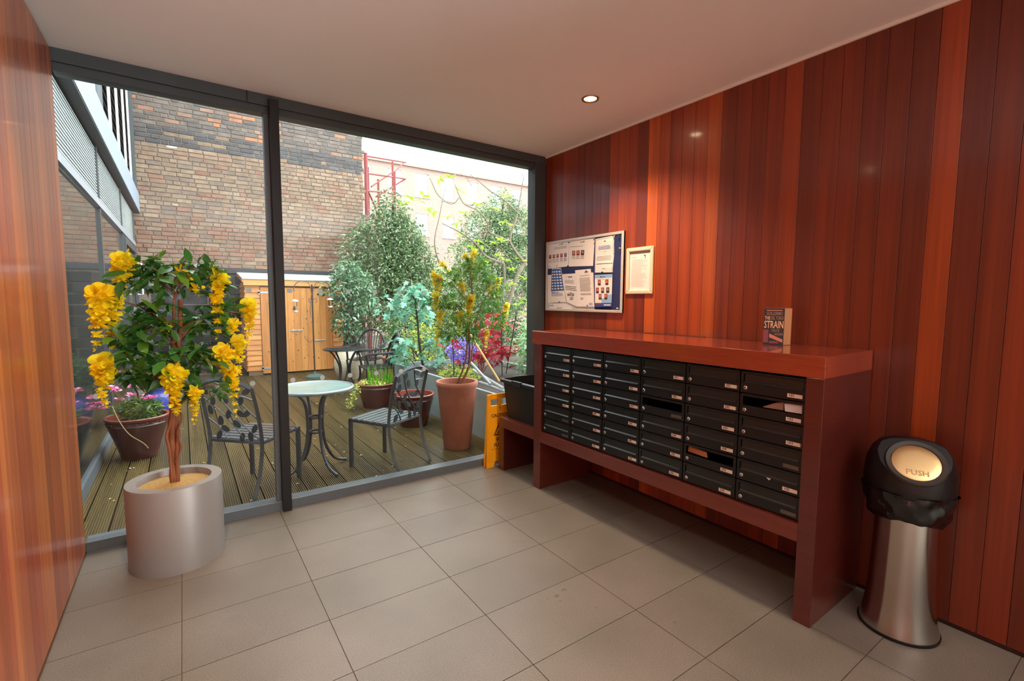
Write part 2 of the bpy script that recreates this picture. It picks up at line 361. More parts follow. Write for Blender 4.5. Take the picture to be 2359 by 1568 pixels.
# ================================================================== STRUCTURE: OUTSIDE
DECKM = woodmat('wet_decking', 0.33, (14, 0.9, 14), spec=0.5, streak=0.35)
deck = struct(MB().box((-3.5, 0.1, -0.12), (1.6, 6.6, -0.035)).build('deck', mat('deck_under', (30, 24, 18), 0.9)))
def deckboard(w, L):
    pts = []; n = 10; g = w/n
    for i in range(n):
        x = -w/2+i*g
        pts += [(x+0.1*g, 0), (x+0.5*g, 0), (x+0.56*g, -0.009), (x+0.98*g, -0.009)]
    pts = pts[:-2]
    vs, fs = [], []
    for y in (0, L):
        for x, z in pts: vs.append((x, y, z))
    n = len(pts)
    for i in range(n-1): fs.append((i, i+1, n+i+1, n+i))
    b = MB().add(vs, fs); b.add([(pts[0][0], 0, 0), (pts[0][0], 0, -0.03), (pts[-1][0], 0, -0.03), (pts[-1][0], 0, 0)], [(0, 1, 2, 3)])
    b.add([(pts[0][0], 0, 0), (pts[0][0], L, 0), (pts[0][0], L, -0.03), (pts[0][0], 0, -0.03)], [(0, 1, 2, 3)])
    b.add([(pts[-1][0], 0, 0), (pts[-1][0], L, 0), (pts[-1][0], L, -0.03), (pts[-1][0], 0, -0.03)], [(3, 2, 1, 0)])
    return b.mesh('deck_board', DECKM)
bm_ = deckboard(0.141, 6.5)
for k in range(35):
    c = random.choice([(102, 87, 52), (92, 79, 47), (108, 91, 56), (88, 75, 45)])
    link('deck_board', bm_, deck, loc=(-3.42+0.145*k, 0.1, random.uniform(-0.002, 0.001)), col=c)
struct(MB().box((-9, 6.6, -0.3), (40, 60, -0.05)).box((1.6, 0.1, -0.3), (40, 6.6, -0.05)).build('ground', mat('garden_earth', (70, 62, 48), 0.95, var=0.3, vscale=3)))

# ---- brick wall at the end of the terrace
YW = 7.5
wf = struct(MB().box((-3.45, YW+0.02, -0.05), (0.70, YW+0.38, 6.6)).build('wall_far', mat('mortar', (122, 110, 98), 0.95, var=0.15, vscale=6, bump=0.3)))
BRKM = mat('old_brick', (255, 255, 255), 0.9, var=0.22, vscale=9, bump=0.5, bscale=40, objcol=True)
BRKA = mat('old_brick_mass', (255, 255, 255), 0.9, var=0.22, vscale=9, bump=0.5, bscale=40, attr='tone')
def dim(L, k=0.9): return [tuple(v*k for v in c) for c in L]
def brickverts(w, h, d, rnd):
    j = lambda a: random.uniform(-a, a)*rnd
    e = 0.007
    out = []
    for (x, z) in ((-w/2, 0), (w/2, 0), (w/2, h), (-w/2, h)): out.append((x+j(0.004), 0.03, z+j(0.004)))
    for (x, z) in ((-w/2, 0), (w/2, 0), (w/2, h), (-w/2, h)): out.append((x+j(0.004), -d+e, z+j(0.003)))
    for (x, z) in ((-w/2+e, e), (w/2-e, e), (w/2-e, h-e), (-w/2+e, h-e)): out.append((x+j(0.004), -d+j(0.003), z+j(0.003)))
    return out
BF = [(0, 1, 5, 4), (1, 2, 6, 5), (2, 3, 7, 6), (3, 0, 4, 7), (4, 5, 9, 8), (5, 6, 10, 9), (6, 7, 11, 10), (7, 4, 8, 11), (8, 9, 10, 11)]
full = [MB().add(brickverts(0.222, 0.066, 0.014, 1), BF).mesh('brick', BRKM) for _ in range(6)]
half = [MB().add(brickverts(0.104, 0.066, 0.014, 1), BF).mesh('brick', BRKM) for _ in range(3)]
LOWC = [(150, 128, 108), (144, 122, 103), (156, 132, 110), (140, 117, 98), (152, 124, 103), (136, 118, 104), (148, 126, 105), (158, 136, 114)]
REDC = [(150, 112, 94), (145, 108, 91), (154, 116, 96), (140, 114, 98), (150, 124, 105)]
SOOT = [(112, 103, 97), (104, 97, 93), (122, 110, 102), (108, 99, 93), (116, 102, 94), (98, 93, 91)]
LOWC, REDC, SOOT = dim(LOWC, 0.9), dim(REDC, 0.9), dim(SOOT, 0.92)
spots = []
row = 0; z = 2.035
while z < 6.5:
    x = -3.42 + random.uniform(-0.1, 0.05)
    while x < 0.66:
        hb = random.random() < (0.7 if row % 5 == 4 else 0.12)
        w = 0.104 if hb else 0.222
        if x+w > 0.69: w = 0.104; hb = True
        if 4.18 < z < 4.50: c = random.choice([(82, 80, 80), (92, 88, 87), (76, 75, 77)]) if random.random() < 0.9 else (128, 108, 90)
        elif z >= 4.5: c = random.choice(SOOT) if random.random() < 0.87 else random.choice([(158, 110, 84), (146, 106, 86), (136, 108, 92)])
        elif z < 2.75: c = random.choice(REDC) if random.random() < 0.65 else random.choice(LOWC)
        else: c = random.choice(LOWC) if random.random() < 0.9 else random.choice(REDC)
        spots.append((x+w/2, z, hb, c)); x += w+0.012
    z += 0.0785; row += 1
def inview(p): return 2.1 < p[1] < 4.2 and -3.3 < p[0] < 0.35
seen = sorted([s for s in spots if inview(s)], key=lambda s: abs(s[1]-3.2)+0.15*abs(s[0]+1.2)); near = set(id(s) for s in seen[:300])
bmass = MB(); cols_ = []
for s in spots:
    x, z, hb, c = s; dy = random.uniform(-0.005, 0.004)
    if id(s) in near:
        o = link('brick', random.choice(half if hb else full), wf, loc=(x, YW+0.02+dy, z), col=c)
    else:
        w = 0.104 if hb else 0.222
        vs = [(a+x, b+YW+0.02+dy, q+z) for a, b, q in brickverts(w, 0.066, 0.014, 1)]
        bmass.add(vs, BF); cols_ += [c]*9
o = stuff(bmass.build('bricks', BRKA, wf))
at_ = o.data.color_attributes.new('tone', 'FLOAT_COLOR', 'CORNER'); buf = []
for c in cols_: buf += [*lin(c), 1.0]*4
at_.data.foreach_set('color', buf)
# dark lower courses and beam
STONE = mat('dark_stone', (46, 46, 48), 0.85, var=0.35, vscale=6, bump=0.5, objcol=True)
MB().box((-3.42, YW-0.03, 1.93), (0.70, YW+0.03, 2.03)).build('beam', mat('charcoal_beam', (52, 54, 58), 0.7), wf, bevel=0.004)
sm = [MB().add(brickverts(0.43, 0.172, 0.02, 2.2), BF).mesh('stone', STONE) for _ in range(5)]
for r_ in range(10):
    for k in range(10):
        x = -3.22+0.445*k+(0.2 if r_ % 2 else 0)
        if x > 0.5: continue
        c = random.choice([(44, 44, 46), (56, 55, 55), (36, 36, 38), (70, 64, 58), (50, 48, 46)])
        link('stone', random.choice(sm), wf, loc=(x, YW+0.02+random.uniform(-0.01, 0.006), 0.0+0.19*r_), col=c)

# ---- facade that runs along the left of the terrace
XF = -3.40
PANEM = mat('facade_glass', (46, 54, 52), 0.03, spec=1.0, coat=0.6)
LOUV = mat('louvre_blade', (196, 206, 206), 0.4, 0.2); LOUD = mat('dark_louvre', (58, 62, 62), 0.5)
fa = struct(MB().box((XF-0.35, 0.12, -0.1), (XF-0.30, YW, 2.95)).build('wall_facade', mat('facade_dark', (30, 34, 36), 0.6)))
edges = [0.16, 2.85, 5.05, 7.1]
for k in range(3):
    a, b = edges[k]+0.03, edges[k+1]-0.03
    MB().add([(XF-0.02, a, 0.1), (XF-0.02, b, 0.1), (XF-0.02, b, 2.32), (XF-0.02, a, 2.32)], [(0, 1, 2, 3)]).build('pane', PANEM, fa)
    for q in range(17):
        z = 2.415+0.03*q
        MB().prism([(XF-0.03, a, z+0.004), (XF-0.012, a, z-0.004), (XF-0.012, a, z+0.009), (XF-0.03, a, z+0.013)], (0, b-a, 0)).build('louvre', LOUV, fa)
for y in edges: MB().box((XF-0.06, y-0.03, 0), (XF+0.0, y+0.03, 2.95)).build('post', DARK, fa)
MB().box((XF-0.05, 0.12, 2.33), (XF+0.01, 7.12, 2.4)).build('transom', mat('pale_aluminium', (168, 176, 184), 0.4, 0.3), fa)
MB().box((XF-0.05, 0.12, 0.0), (XF+0.0, 7.12, 0.1)).build('plinth', GREY, fa)
MB().box((XF-0.30, 0.12, 2.93), (XF+0.075, 7.4, 2.945)).build('soffit', mat('soffit_dark', (52, 52, 54), 0.7), fa)
for a, b in ((0.12, 1.75), (1.755, 3.3), (3.305, 7.4)):
    MB().box((XF-0.30, a, 2.945), (XF+0.08, b, 3.27)).build('fascia', mat('fascia_panel', (158, 172, 190), 0.45, 0.2), fa)
MB().box((XF-0.32, 0.12, 3.27), (XF-0.03, YW, 6.6)).build('upper_wall', mat('upper_wall_dark', (38, 42, 44), 0.6), fa)
MB().box((XF-0.03, 2.05, 3.27), (XF+0.03, 2.75, 6.4)).build('wall_panel', mat('cream_panel', (214, 206, 194), 0.6), fa)
MB().box((XF-0.03, 2.78, 3.27), (XF+0.06, 2.98, 6.4)).build('downpipe_casing', GREY, fa)
for y in (3.72, 4.6, 5.55, 6.4): MB().box((XF+0.035, y-0.02, 3.27), (XF+0.06, y+0.02, 6.5)).build('post', WHITE, fa)
for q in range(26):
    z = 3.33+0.115*q
    MB().prism([(XF-0.02, 3.02, z+0.02), (XF+0.034, 3.02, z-0.04), (XF+0.034, 3.02, z-0.033), (XF-0.02, 3.02, z+0.028)], (0, 3.9, 0)).build('louvre', LOUD, fa)
MB().box((XF-0.03, 6.95, 3.27), (XF+0.08, 7.05, 6.4)).build('post', DARK, fa)
# door in the facade with a white pull handle
dr = sroot('door_1')
for a, b in ((5.14, 5.22), (6.92, 7.0)): MB().box((XF-0.015, a, 0.1), (XF+0.02, b, 2.3)).build('stile', DARK, dr)
MB().box((XF-0.015, 5.22, 2.2), (XF+0.02, 6.92, 2.3)).build('rail', DARK, dr)
h = MB(); h.tube([(XF+0.02, 6.75, 2.02), (XF+0.09, 6.75, 2.02), (XF+0.09, 6.75, 1.5), (XF+0.02, 6.75, 1.5)], 0.014, 8).build('door_handle', WHITE, dr)

# ---- terraced building beyond the garden
bl = thing('building', 'pale pink brick building with tall white sash windows, beyond the garden trees', 'building', (0, 16, 0))
BR2 = mat('pale_brick', (166, 138, 127), 0.9, var=0.16, vscale=14)
ZT = 7.02
wins = []
for k, (a, c) in enumerate([(3.42, 3.74), (4.42, 4.99), (5.62, 6.22), (6.89, 7.47), (8.15, 8.72), (9.4, 9.98), (10.65, 11.2), (11.9, 12.45)]): wins.append((a, c, 5.88, 6.82))
NU = len(wins)
for k, (a, c) in enumerate([(3.1, 3.7), (4.36, 4.95), (5.64, 6.21), (6.92, 7.47), (8.2, 8.75), (9.45, 10.0), (10.7, 11.25), (11.95, 12.5)]): wins.append((a, c, 4.25, 5.12))
b = MB(); b.box((2.0, 0.12, -0.1), (14.5, 0.6, ZT)); b.build('brick_wall', BR2, bl)
b = MB(); xs_ = sorted(set([2.0, 14.5]))
# front skin built around the openings, so the windows sit in real reveals
def skin(z0, z1, holes):
    x = 2.0
    for (a, c) in holes:
        b.box((x, 0, z0), (a, 0.12, z1)); x = c
    b.box((x, 0, z0), (14.5, 0.12, z1))
up = [(w[0], w[1]) for w in wins[:NU]]; lo = [(w[0], w[1]) for w in wins[NU:]]
skin(-0.1, 4.25, []); skin(4.25, 5.12, lo); skin(5.12, 5.88, []); skin(5.88, 6.82, up); skin(6.82, ZT, [])
b.build('facade_skin', BR2, bl)
MB().box((1.9, -0.12, ZT), (14.6, 0.6, ZT+0.1)).build('cornice', BR2, bl); mat('pale_stone', (200, 192, 184), 0.8)
WGL = mat('far_window_glass', (196, 206, 214), 0.1, spec=0.9)  # reflected sky put into the panes' pale base colour
for (a, c, z0, z1) in wins:
    f = MB(); f.box((a, 0.05, z0), (a+0.05, 0.09, z1)).box((c-0.05, 0.05, z0), (c, 0.09, z1)).box((a+0.05, 0.05, z0), (c-0.05, 0.09, z0+0.06)).box((a+0.05, 0.05, z1-0.06), (c-0.05, 0.09, z1)).box((a+0.05, 0.052, (z0+z1)/2-0.025), (c-0.05, 0.088, (z0+z1)/2+0.025)).box(((a+c)/2-0.015, 0.055, z0+0.06), ((a+c)/2+0.015, 0.085, z1-0.06))
    w = f.build('window', mat('white_sash', (240, 240, 238), 0.6), bl)
    MB().box((a, 0.092, z0), (c, 0.1, z1)).build('pane', WGL, w)
    MB().box((a-0.06, -0.04, z0-0.09), (c+0.06, 0.05, z0)).build('sill', MATS['pale_stone'], w)

# ---- scaffold beside the brick wall
REDP = mat('rust_red_paint', (128, 52, 48), 0.6)
sc = thing('scaffold', 'rust red tube scaffold standing at the right end of the brick wall', 'scaffold')
def sp_(a, b, ya, yb=None, r=0.03): return MB().tube([aty(a[0], a[1], ya), aty(b[0], b[1], yb or ya)], r, 8).build('pole', REDP, sc)
for px, ya, ytop, r in ((842, 7.9, 352, 0.045), (847, 8.6, 385, 0.035), (871, 9.2, 413, 0.03), (904, 9.6, 372, 0.03), (909, 8.7, 395, 0.03)):
    t = aty(px, ytop, ya); MB().tube([(t.x, ya, -0.05), (t.x, ya, t.z)], r, 8).build('pole', REDP, sc)
for a, b, ya, yb in (((838, 358), (935, 374), 8.0, 9.6), ((838, 398), (934, 412), 8.0, 9.6), ((838, 438), (904, 446), 8.0, 9.4), ((933, 373), (908, 396), 9.6, 8.7), ((855, 430), (905, 396), 8.6, 9.6), ((866, 453), (934, 412), 9.2, 9.6), ((848, 440), (866, 480), 8.2, 8.8)):
    sp_(a, b, ya, yb, 0.02)

# ================================================================== INTERIOR THINGS
# ---- timber letterbox unit
VC = (96, 40, 30)
ang = math.atan2(0.036, 1.97)
U = thing('letterbox_unit', 'long red-brown veneered counter housing black letterboxes along the right wall', 'cabinet', (-0.541, -2.587, 0), ang)
DEP = 0.532
MB().box((0, 0, 1.115), (DEP, 2.01, 1.21)).build('top', woodmat('lamplit_veneer', 0.22, (5, 1.2, 22), coat=1.0, streak=0.12), U, bevel=0.002, col=(156, 62, 34))  # light from the downlights put into the top's lighter orange
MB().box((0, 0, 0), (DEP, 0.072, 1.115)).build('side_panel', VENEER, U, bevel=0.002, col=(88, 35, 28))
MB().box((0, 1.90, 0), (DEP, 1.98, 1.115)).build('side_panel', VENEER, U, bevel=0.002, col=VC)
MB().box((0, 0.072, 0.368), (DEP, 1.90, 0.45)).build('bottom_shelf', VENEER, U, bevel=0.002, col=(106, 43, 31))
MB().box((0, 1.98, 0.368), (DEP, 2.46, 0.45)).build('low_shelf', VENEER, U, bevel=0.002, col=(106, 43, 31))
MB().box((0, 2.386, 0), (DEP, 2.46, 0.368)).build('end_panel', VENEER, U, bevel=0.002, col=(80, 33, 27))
MB().box((0.3, 0.072, 0.45), (0.31, 1.90, 1.115)).build('back_panel', BLACKP, U)
MB().box((DEP, 0.9, 1.15), (DEP+0.012, 2.0, 1.214)).build('filler_strip', VENEER, U, col=VC)
# ---- letterboxes
BOXM = mat('black_letterbox', (20, 21, 22), 0.32, spec=0.5, var=0.1)
FLAPM = mat('black_flap', (26, 27, 27), 0.28, spec=0.6)
LAB = mat('paper_label', (226, 200, 180), 0.7); INK = mat('ink', (60, 45, 40), 0.8); BLK = mat('slot_black', (3, 3, 3), 0.9)
ENV = mat('brown_envelope', (170, 104, 62), 0.8); PAP = mat('white_mail', (214, 205, 200), 0.75)
NW, NH = 0.3035, 0.1085
names_col = ['column nearest the bin', 'second column from bin', 'third column from bin', 'third column from window', 'second column from window', 'column nearest window']
names_row = ['top row', 'second row', 'third row', 'fourth row', 'fifth row', 'bottom row']
Rm = Matrix.Rotation(ang, 4, 'Z'); Ro = Matrix.Translation((-0.541, -2.587, 0)) @ Rm
def body_mesh(openflap):
    b = MB(); w, h = NW-0.006, NH-0.004; x = 0.0
    # front face frame: lower door plate, border round the slot, side walls
    sl = 0.048
    b.box((x, 0.0, 0), (0.26, 0.004, h)).box((x, w-0.004, 0), (0.26, w, h)).box((x, 0, h-0.004), (0.26, w, h)).box((x+0.004, 0.004, 0), (0.26, w-0.004, 0.004)).box((0.255, 0.004, 0.004), (0.26, w-0.004, h-0.004))
    b.box((x, 0.004, 0.004), (x+0.006, w-0.004, sl))
    b.box((x, 0.004, sl), (x+0.004, 0.014, h-0.004)).box((x, w-0.014, sl), (x+0.004, w-0.004, h-0.004)).box((x, 0.014, h-0.012), (x+0.004, w-0.014, h-0.004))
    return b.mesh('letterbox', BOXM)
bodym = body_mesh(False)
w, h = NW-0.006, NH-0.004
flm = MB().prism([(0.004, 0.015, h-0.013), (0.004, 0.015, 0.056), (-0.002, 0.015, 0.050), (-0.005, 0.015, 0.0495), (-0.005, 0.015, 0.053), (0.001, 0.015, 0.060), (0.002, 0.015, h-0.013)], (0, w-0.034, 0)).mesh('flap', FLAPM)
lockm = MB().lathe([(0.0095, 0), (0.0095, 0.006), (0.007, 0.008), (0.003, 0.008)], 16, M=Matrix.Rotation(-PI/2, 4, 'Y')).mesh('lock', CHROME)
keym = MB().box((-0.0088, -0.0008, -0.004), (-0.008, 0.0008, 0.004)).mesh('keyhole', BLK)
labm = MB().box((-0.0012, -0.032, -0.0085), (0, 0.032, 0.0085)).mesh('number_label', LAB)
holdm = MB().box((-0.0015, -0.036, -0.0115), (0, 0.036, -0.0095)).box((-0.0015, -0.036, 0.0095), (0, 0.036, 0.0115)).box((-0.0015, -0.036, -0.0115), (0, -0.034, 0.0115)).mesh('label_holder', BOXM)
slotm = MB().box((-0.0006, -0.034, -0.009), (0, 0.034, 0.009)).mesh('label_slot', mat('steel_strip', (120, 112, 104), 0.35, 0.8))
nolab = {(0, 3), (0, 5), (3-1, 2), (5, 4), (5, 5)}
openf = {(0, 1), (2, 2), (1, 4)}
txtcache = {}
for c in range(6):
    for r_ in range(6):
        num = '%d0%d' % (c+1, r_+1); has = (c, r_) not in nolab; op = (c, r_) in openf
        lb = 'black letterbox ' + ('numbered %s' % num if has else 'with empty number holder') + (', slot open,' if op else ',') + ' %s, %s' % (names_row[r_], names_col[c])
        loc = Ro @ Vector((0.018, 0.0745+NW*c, 1.108-NH*(r_+1)))
        o = tag(link('letterbox', bodym), lb, 'letterbox', 'letterboxes in the counter'); o.location = loc; o.rotation_euler = (0, 0, ang)
        if not op: link('flap', flm, o)
        else:
            q = link('flap', flm, o); q.rotation_euler = (0, math.radians(-72), 0); q.location = (0.09, 0, h-0.02)
        l = link('lock', lockm, o, loc=(0, w-0.026, 0.026)); link('keyhole', keym, l)
        link('label_holder', holdm, o, loc=(0, 0.048, 0.021))
        if has:
            q = link('number_label', labm, o, loc=(0, 0.048+random.uniform(-0.006, 0.004), 0.021))
            tm = textmesh(num, 0.017, 'number', 0.0002); tm.materials.append(INK)
            k = link('number', tm, q); k.rotation_euler = (PI/2, 0, -PI/2); k.location = (-0.0016, 0.026, 0.001)
        else: link('label_slot', slotm, o, loc=(0, 0.048, 0.021))
# post in the open slots
def mail(label, c, r_, pts, m):
    base = Ro @ Vector((0.018, 0.0745+NW*c, 1.108-NH*(r_+1)))
    M = Matrix.Translation(base) @ Rm
    tag(MB().prism([M @ Vector(p) for p in pts], M.to_3x3() @ Vector((0.004, 0.0, 0.003))).build('envelope', m), label, 'envelope')
mail('brown envelope poking out of open letterbox 205', 1, 4, [(0.006, 0.16, 0.055), (0.02, 0.285, 0.055), (0.02, 0.28, 0.085), (0.006, 0.165, 0.080)], ENV)
mail('crumpled white envelope in open letterbox 102', 0, 1, [(0.012, 0.02, 0.052), (0.008, 0.09, 0.052), (0.01, 0.095, 0.085), (0.014, 0.02, 0.09)], PAP)
mail('magazine corner showing in open letterbox 102 beside the white envelope', 0, 1, [(0.016, 0.10, 0.052), (0.01, 0.19, 0.052), (0.012, 0.13, 0.082), (0.016, 0.10, 0.088)], mat('mag', (150, 116, 96), 0.5))
mail('small white corner of paper sticking from letterbox 105', 0, 4, [(-0.006, 0.13, 0.048), (-0.006, 0.15, 0.05), (-0.006, 0.138, 0.04)], PAP)

# ---- black crate on the low shelf
t = thing('recycling_tub', 'black plastic recycling tub on the low timber shelf by the window', 'tub', (-0.355, -0.345, 0.452), ang)
b = MB()
def rrect(hx, hy, r, z, n=4):
    out = []
    for cx, cy, a0 in ((hx-r, hy-r, 0), (-hx+r, hy-r, 90), (-hx+r, -hy+r, 180), (hx-r, -hy+r, 270)):
        for k in range(n+1):
            a = math.radians(a0+90*k/n); out.append((cx+r*math.cos(a), cy+r*math.sin(a), z))
    return out
def loft(b, loops, mi=0, cap0=True, cap1=True, M=None):
    n = len(loops[0]); vs = [p for l in loops for p in l]; fs = []
    for i in range(len(loops)-1):
        for k in range(n): fs.append((i*n+k, i*n+(k+1) % n, (i+1)*n+(k+1) % n, (i+1)*n+k))
    if cap0: fs.append(tuple(range(n-1, -1, -1)))
    if cap1: fs.append(tuple((len(loops)-1)*n+k for k in range(n)))
    return b.add(vs, fs, mi, M)
TUBM = mat('tub_plastic', (22, 24, 25), 0.45, spec=0.5, bump=0.05, bscale=200)
loft(b, [rrect(0.165, 0.20, 0.03, 0), rrect(0.185, 0.235, 0.03, 0.30), rrect(0.185, 0.235, 0.03, 0.32), rrect(0.179, 0.229, 0.028, 0.32), rrect(0.16, 0.195, 0.026, 0.006)])
b.build('body', TUBM, t, smooth=40)
b = MB(); loft(b, [rrect(0.188, 0.238, 0.03, 0.295), rrect(0.205, 0.255, 0.035, 0.297), rrect(0.207, 0.257, 0.035, 0.318), rrect(0.2, 0.25, 0.034, 0.324), rrect(0.183, 0.233, 0.028, 0.324)], cap0=False, cap1=False)
b.box((-0.06, 0.236, 0.285), (0.06, 0.262, 0.327)).box((-0.06, -0.262, 0.285), (0.06, -0.236, 0.327)).box((-0.212, -0.06, 0.29), (-0.19, 0.06, 0.329))
b.build('rim', mat('tub_rim', (34, 35, 42), 0.3, spec=0.6), t, smooth=40)

# ---- wet floor sign
YEL = mat('sign_yellow', (246, 166, 14), 0.45, var=0.05); INKB = mat('sign_black', (24, 20, 16), 0.6)
t = thing('wet_floor_sign', 'yellow folded wet floor warning sign between the timber shelf end and the glass', 'sign', (-0.535, -0.065, 0))
def board(yb, tilt, nm):
    r = MB(); Wb, Wt, Hh, th = 0.145, 0.125, 0.635, 0.012
    # outline with a hand hole and feet notches, built as strips round the openings
    def X(z): return Wb+(Wt-Wb)*z/Hh
    def strip(z0, z1, xa0, xa1, xb0, xb1): r.prism([(xa0, 0, z0), (xb0, 0, z0), (xb1, 0, z1), (xa1, 0, z1)], (0, th, 0))
    strip(0, 0.045, -X(0), -X(.045), -0.075, -0.06); strip(0, 0.045, 0.075, 0.06, X(0), X(.045))
    strip(0.045, 0.535, -X(.045), -X(.535), X(.045), X(.535))
    strip(0.535, 0.59, -X(.535), -X(.59), -0.09, -0.09); strip(0.535, 0.59, 0.09, 0.09, X(.535), X(.59)); strip(0.535, 0.59, -0.02, -0.02, 0.02, 0.02)
    strip(0.59, 0.635, -X(.59), -X(.635), X(.59), X(.635))
    for s_ in (-1, 1): r.prism([(s_*X(0), -0.006, 0), (s_*(X(0)-0.016), -0.006, 0), (s_*(X(.63)-0.016), -0.006, .63), (s_*X(.63), -0.006, .63)], (0, 0.006, 0))
    o = r.build(nm, YEL, t, loc=(0, yb, 0), bevel=0.002); o.rotation_euler = (tilt, 0, 0); return o
f1 = board(-0.02, math.radians(-2.2), 'front_board'); f2 = board(0.022, math.radians(2.0), 'back_board')
for s_, z, sz in (('!', 0.505, 0.045), ('CAUTION', 0.447, 0.04), ('WET', 0.235, 0.042), ('FLOOR', 0.19, 0.042)):
    me = textmesh(s_, sz, 'lettering', 0.0006, 'CENTER'); me.materials.append(INKB)
    k = link('lettering', me, f1); k.rotation_euler = (PI/2, 0, 0); k.location = (0, -0.0012, z)
tri = MB(); A3, B3, C3 = Vector((0, 0, 0.405)), Vector((-0.068, 0, 0.275)), Vector((0.068, 0, 0.275)); cen = (A3+B3+C3)/3
P3 = [A3, B3, C3]; Q3 = [cen+(p-cen)*0.80 for p in P3]
for i in range(3): tri.prism([P3[i], P3[(i+1) % 3], Q3[(i+1) % 3], Q3[i]], (0, -0.0012, 0))
tri.tube([(-0.012, -0.001, 0.36), (0.004, -0.001, 0.34), (-0.008, -0.001, 0.318), (-0.026, -0.001, 0.292)], 0.0045, 5).tube([(0.004, -0.001, 0.34), (0.02, -0.001, 0.325), (0.03, -0.001, 0.3)], 0.0045, 5).tube([(-0.012, -0.001, 0.358), (-0.028, -0.001, 0.335)], 0.0035, 5)
tri.lathe([(0.0075, 0), (0.0075, 0.001)], 12, c=(0, 0, 0), M=Matrix.Translation((-0.014, 0, 0.374)) @ Matrix.Rotation(PI/2, 4, 'X'))
tri.build('slip_symbol', INKB, f1)
MB().box((-0.1, -0.0008, 0.155), (0.1, 0.0, 0.157)).build('printed_line', INKB, f1)

# ---- notice board and what is pinned to it
FR = mat('satin_aluminium_frame', (206, 200, 190), 0.4, 0.25); FELT = mat('navy_felt', (38, 46, 92), 0.95, var=0.1)
nb = thing('notice_board', 'aluminium framed notice board of navy felt covered in papers', 'notice board', (0, 0, 0))
y0, y1, z0, z1 = -0.968, -0.037, 1.348, 1.966; fw = 0.022
MB().box((-0.018, y0, z0), (-0.004, y1, z1)).build('felt', FELT, nb)
fr = MB(); fr.box((-0.024, y0, z0), (-0.0005, y0+fw, z1)).box((-0.024, y1-fw, z0), (-0.0005, y1, z1)).box((-0.024, y0+fw, z0), (-0.0005, y1-fw, z0+fw)).box((-0.024, y0+fw, z1-fw), (-0.0005, y1-fw, z1)); fr.build('frame', FR, nb, bevel=0.003)
PAPM = mat('notice_paper', (232, 222, 214), 0.75, var=0.02); PAPB = mat('blue_print', (44, 84, 150), 0.6); PAPL = mat('pale_blue_print', (140, 178, 216), 0.6); GRT = mat('grey_print', (150, 142, 140), 0.8); PORT = [mat('portrait_red', (150, 44, 46), 0.6), mat('portrait_dark', (58, 44, 48), 0.6), mat('portrait_blue', (74, 76, 132), 0.6), mat('portrait_brown', (140, 78, 64), 0.6)]; SKIN = mat('portrait_skin', (206, 150, 124), 0.6); BLUT = mat('blue_text', (70, 110, 190), 0.7); BLKT = mat('black_text', (60, 54, 54), 0.8)
def cz(px, py): return (1225+px*0.13391, 520+py*0.13391)
def paper(label, quad, lay, prints, base=PAPM, bend=None):
    """quad: four corners (top left, top right, bottom right, bottom left) on the board"""
    x = -0.0195-0.0022*lay
    Q = [atx(*cz(*q), x) for q in quad]
    def at(u, v, dx=0.0):
        p = (Q[0]*(1-u)+Q[1]*u)*(1-v)+(Q[3]*(1-u)+Q[2]*u)*v
        if bend: p = p + Vector((-bend(u, v), 0, 0))
        return p + Vector((-dx, 0, 0))
    b = MB(); n, k = 8, 8
    vs = [at(i/n, j/k) for j in range(k+1) for i in range(n+1)]
    b.add(vs+[v+Vector((0.0006, 0, 0)) for v in vs], [(j*(n+1)+i, (j+1)*(n+1)+i, (j+1)*(n+1)+i+1, j*(n+1)+i+1) for j in range(k) for i in range(n)])
    ms = [base]
    for (u0, v0, u1, v1, m) in prints:
        if m not in ms: ms.append(m)
        a_, c_ = max(1, math.ceil((u1-u0)*8)), max(1, math.ceil((v1-v0)*8)); zz = 0.0007+0.00004*prints.index((u0, v0, u1, v1, m))
        b.add([at(u0+(u1-u0)*i/a_, v0+(v1-v0)*j/c_, zz) for j in range(c_+1) for i in range(a_+1)], [(j*(a_+1)+i, (j+1)*(a_+1)+i, (j+1)*(a_+1)+i+1, j*(a_+1)+i+1) for j in range(c_) for i in range(a_)], ms.index(m))
    o = b.build('paper', ms); tag(o, label, 'paper', 'papers pinned to the notice board'); return o, at
def lines(u0, u1, v0, v1, n, m=GRT, th=0.35):
    out = []
    for i in range(n):
        a = v0+(v1-v0)*i/n; out.append((u0, a, u1-random.uniform(0, 0.12)*(u1-u0), a+(v1-v0)/n*th, m))
    return out
def portrait(u, v, w, h, m): return [(u, v, u+w, v+h, m), (u+w*0.3, v+h*0.18, u+w*0.7, v+h*0.6, SKIN)]
pr = [(0.55, 0.10, 0.72, 0.125, GRT), (0.68, 0.07, 0.72, 0.11, BLKT)] + lines(0.3, 0.95, 0.2, 0.3, 2)
for i, m in enumerate((1, 3, 3, 0, 2)): pr += portrait(0.06+0.185*i, 0.47, 0.11, 0.14, PORT[m]); pr += lines(0.05+0.185*i, 0.19+0.185*i, 0.65, 0.8, 3)
pr += [(0.07, 0.9, 0.13, 0.95, PAPL), (0.42, 0.9, 0.5, 0.94, PAPL)]
paper('white paper with a row of five small portraits, top of notice board nearest window', [(278, 300), (640, 255), (630, 695), (280, 740)], 0, pr)
pr = [(0.45, 0.08, 0.6, 0.11, GRT), (0.58, 0.06, 0.62, 0.1, BLKT)] + lines(0.05, 0.6, 0.24, 0.28, 1)
for i, m in enumerate((3, 0, 1)): pr += portrait(0.14+0.18*i, 0.40, 0.13, 0.19, PORT[m]); pr += lines(0.13+0.18*i, 0.28+0.18*i, 0.62, 0.74, 3)
paper('white paper with three portraits, top centre of the notice board', [(640, 255), (1085, 215), (1055, 688), (635, 700)], 0, pr)
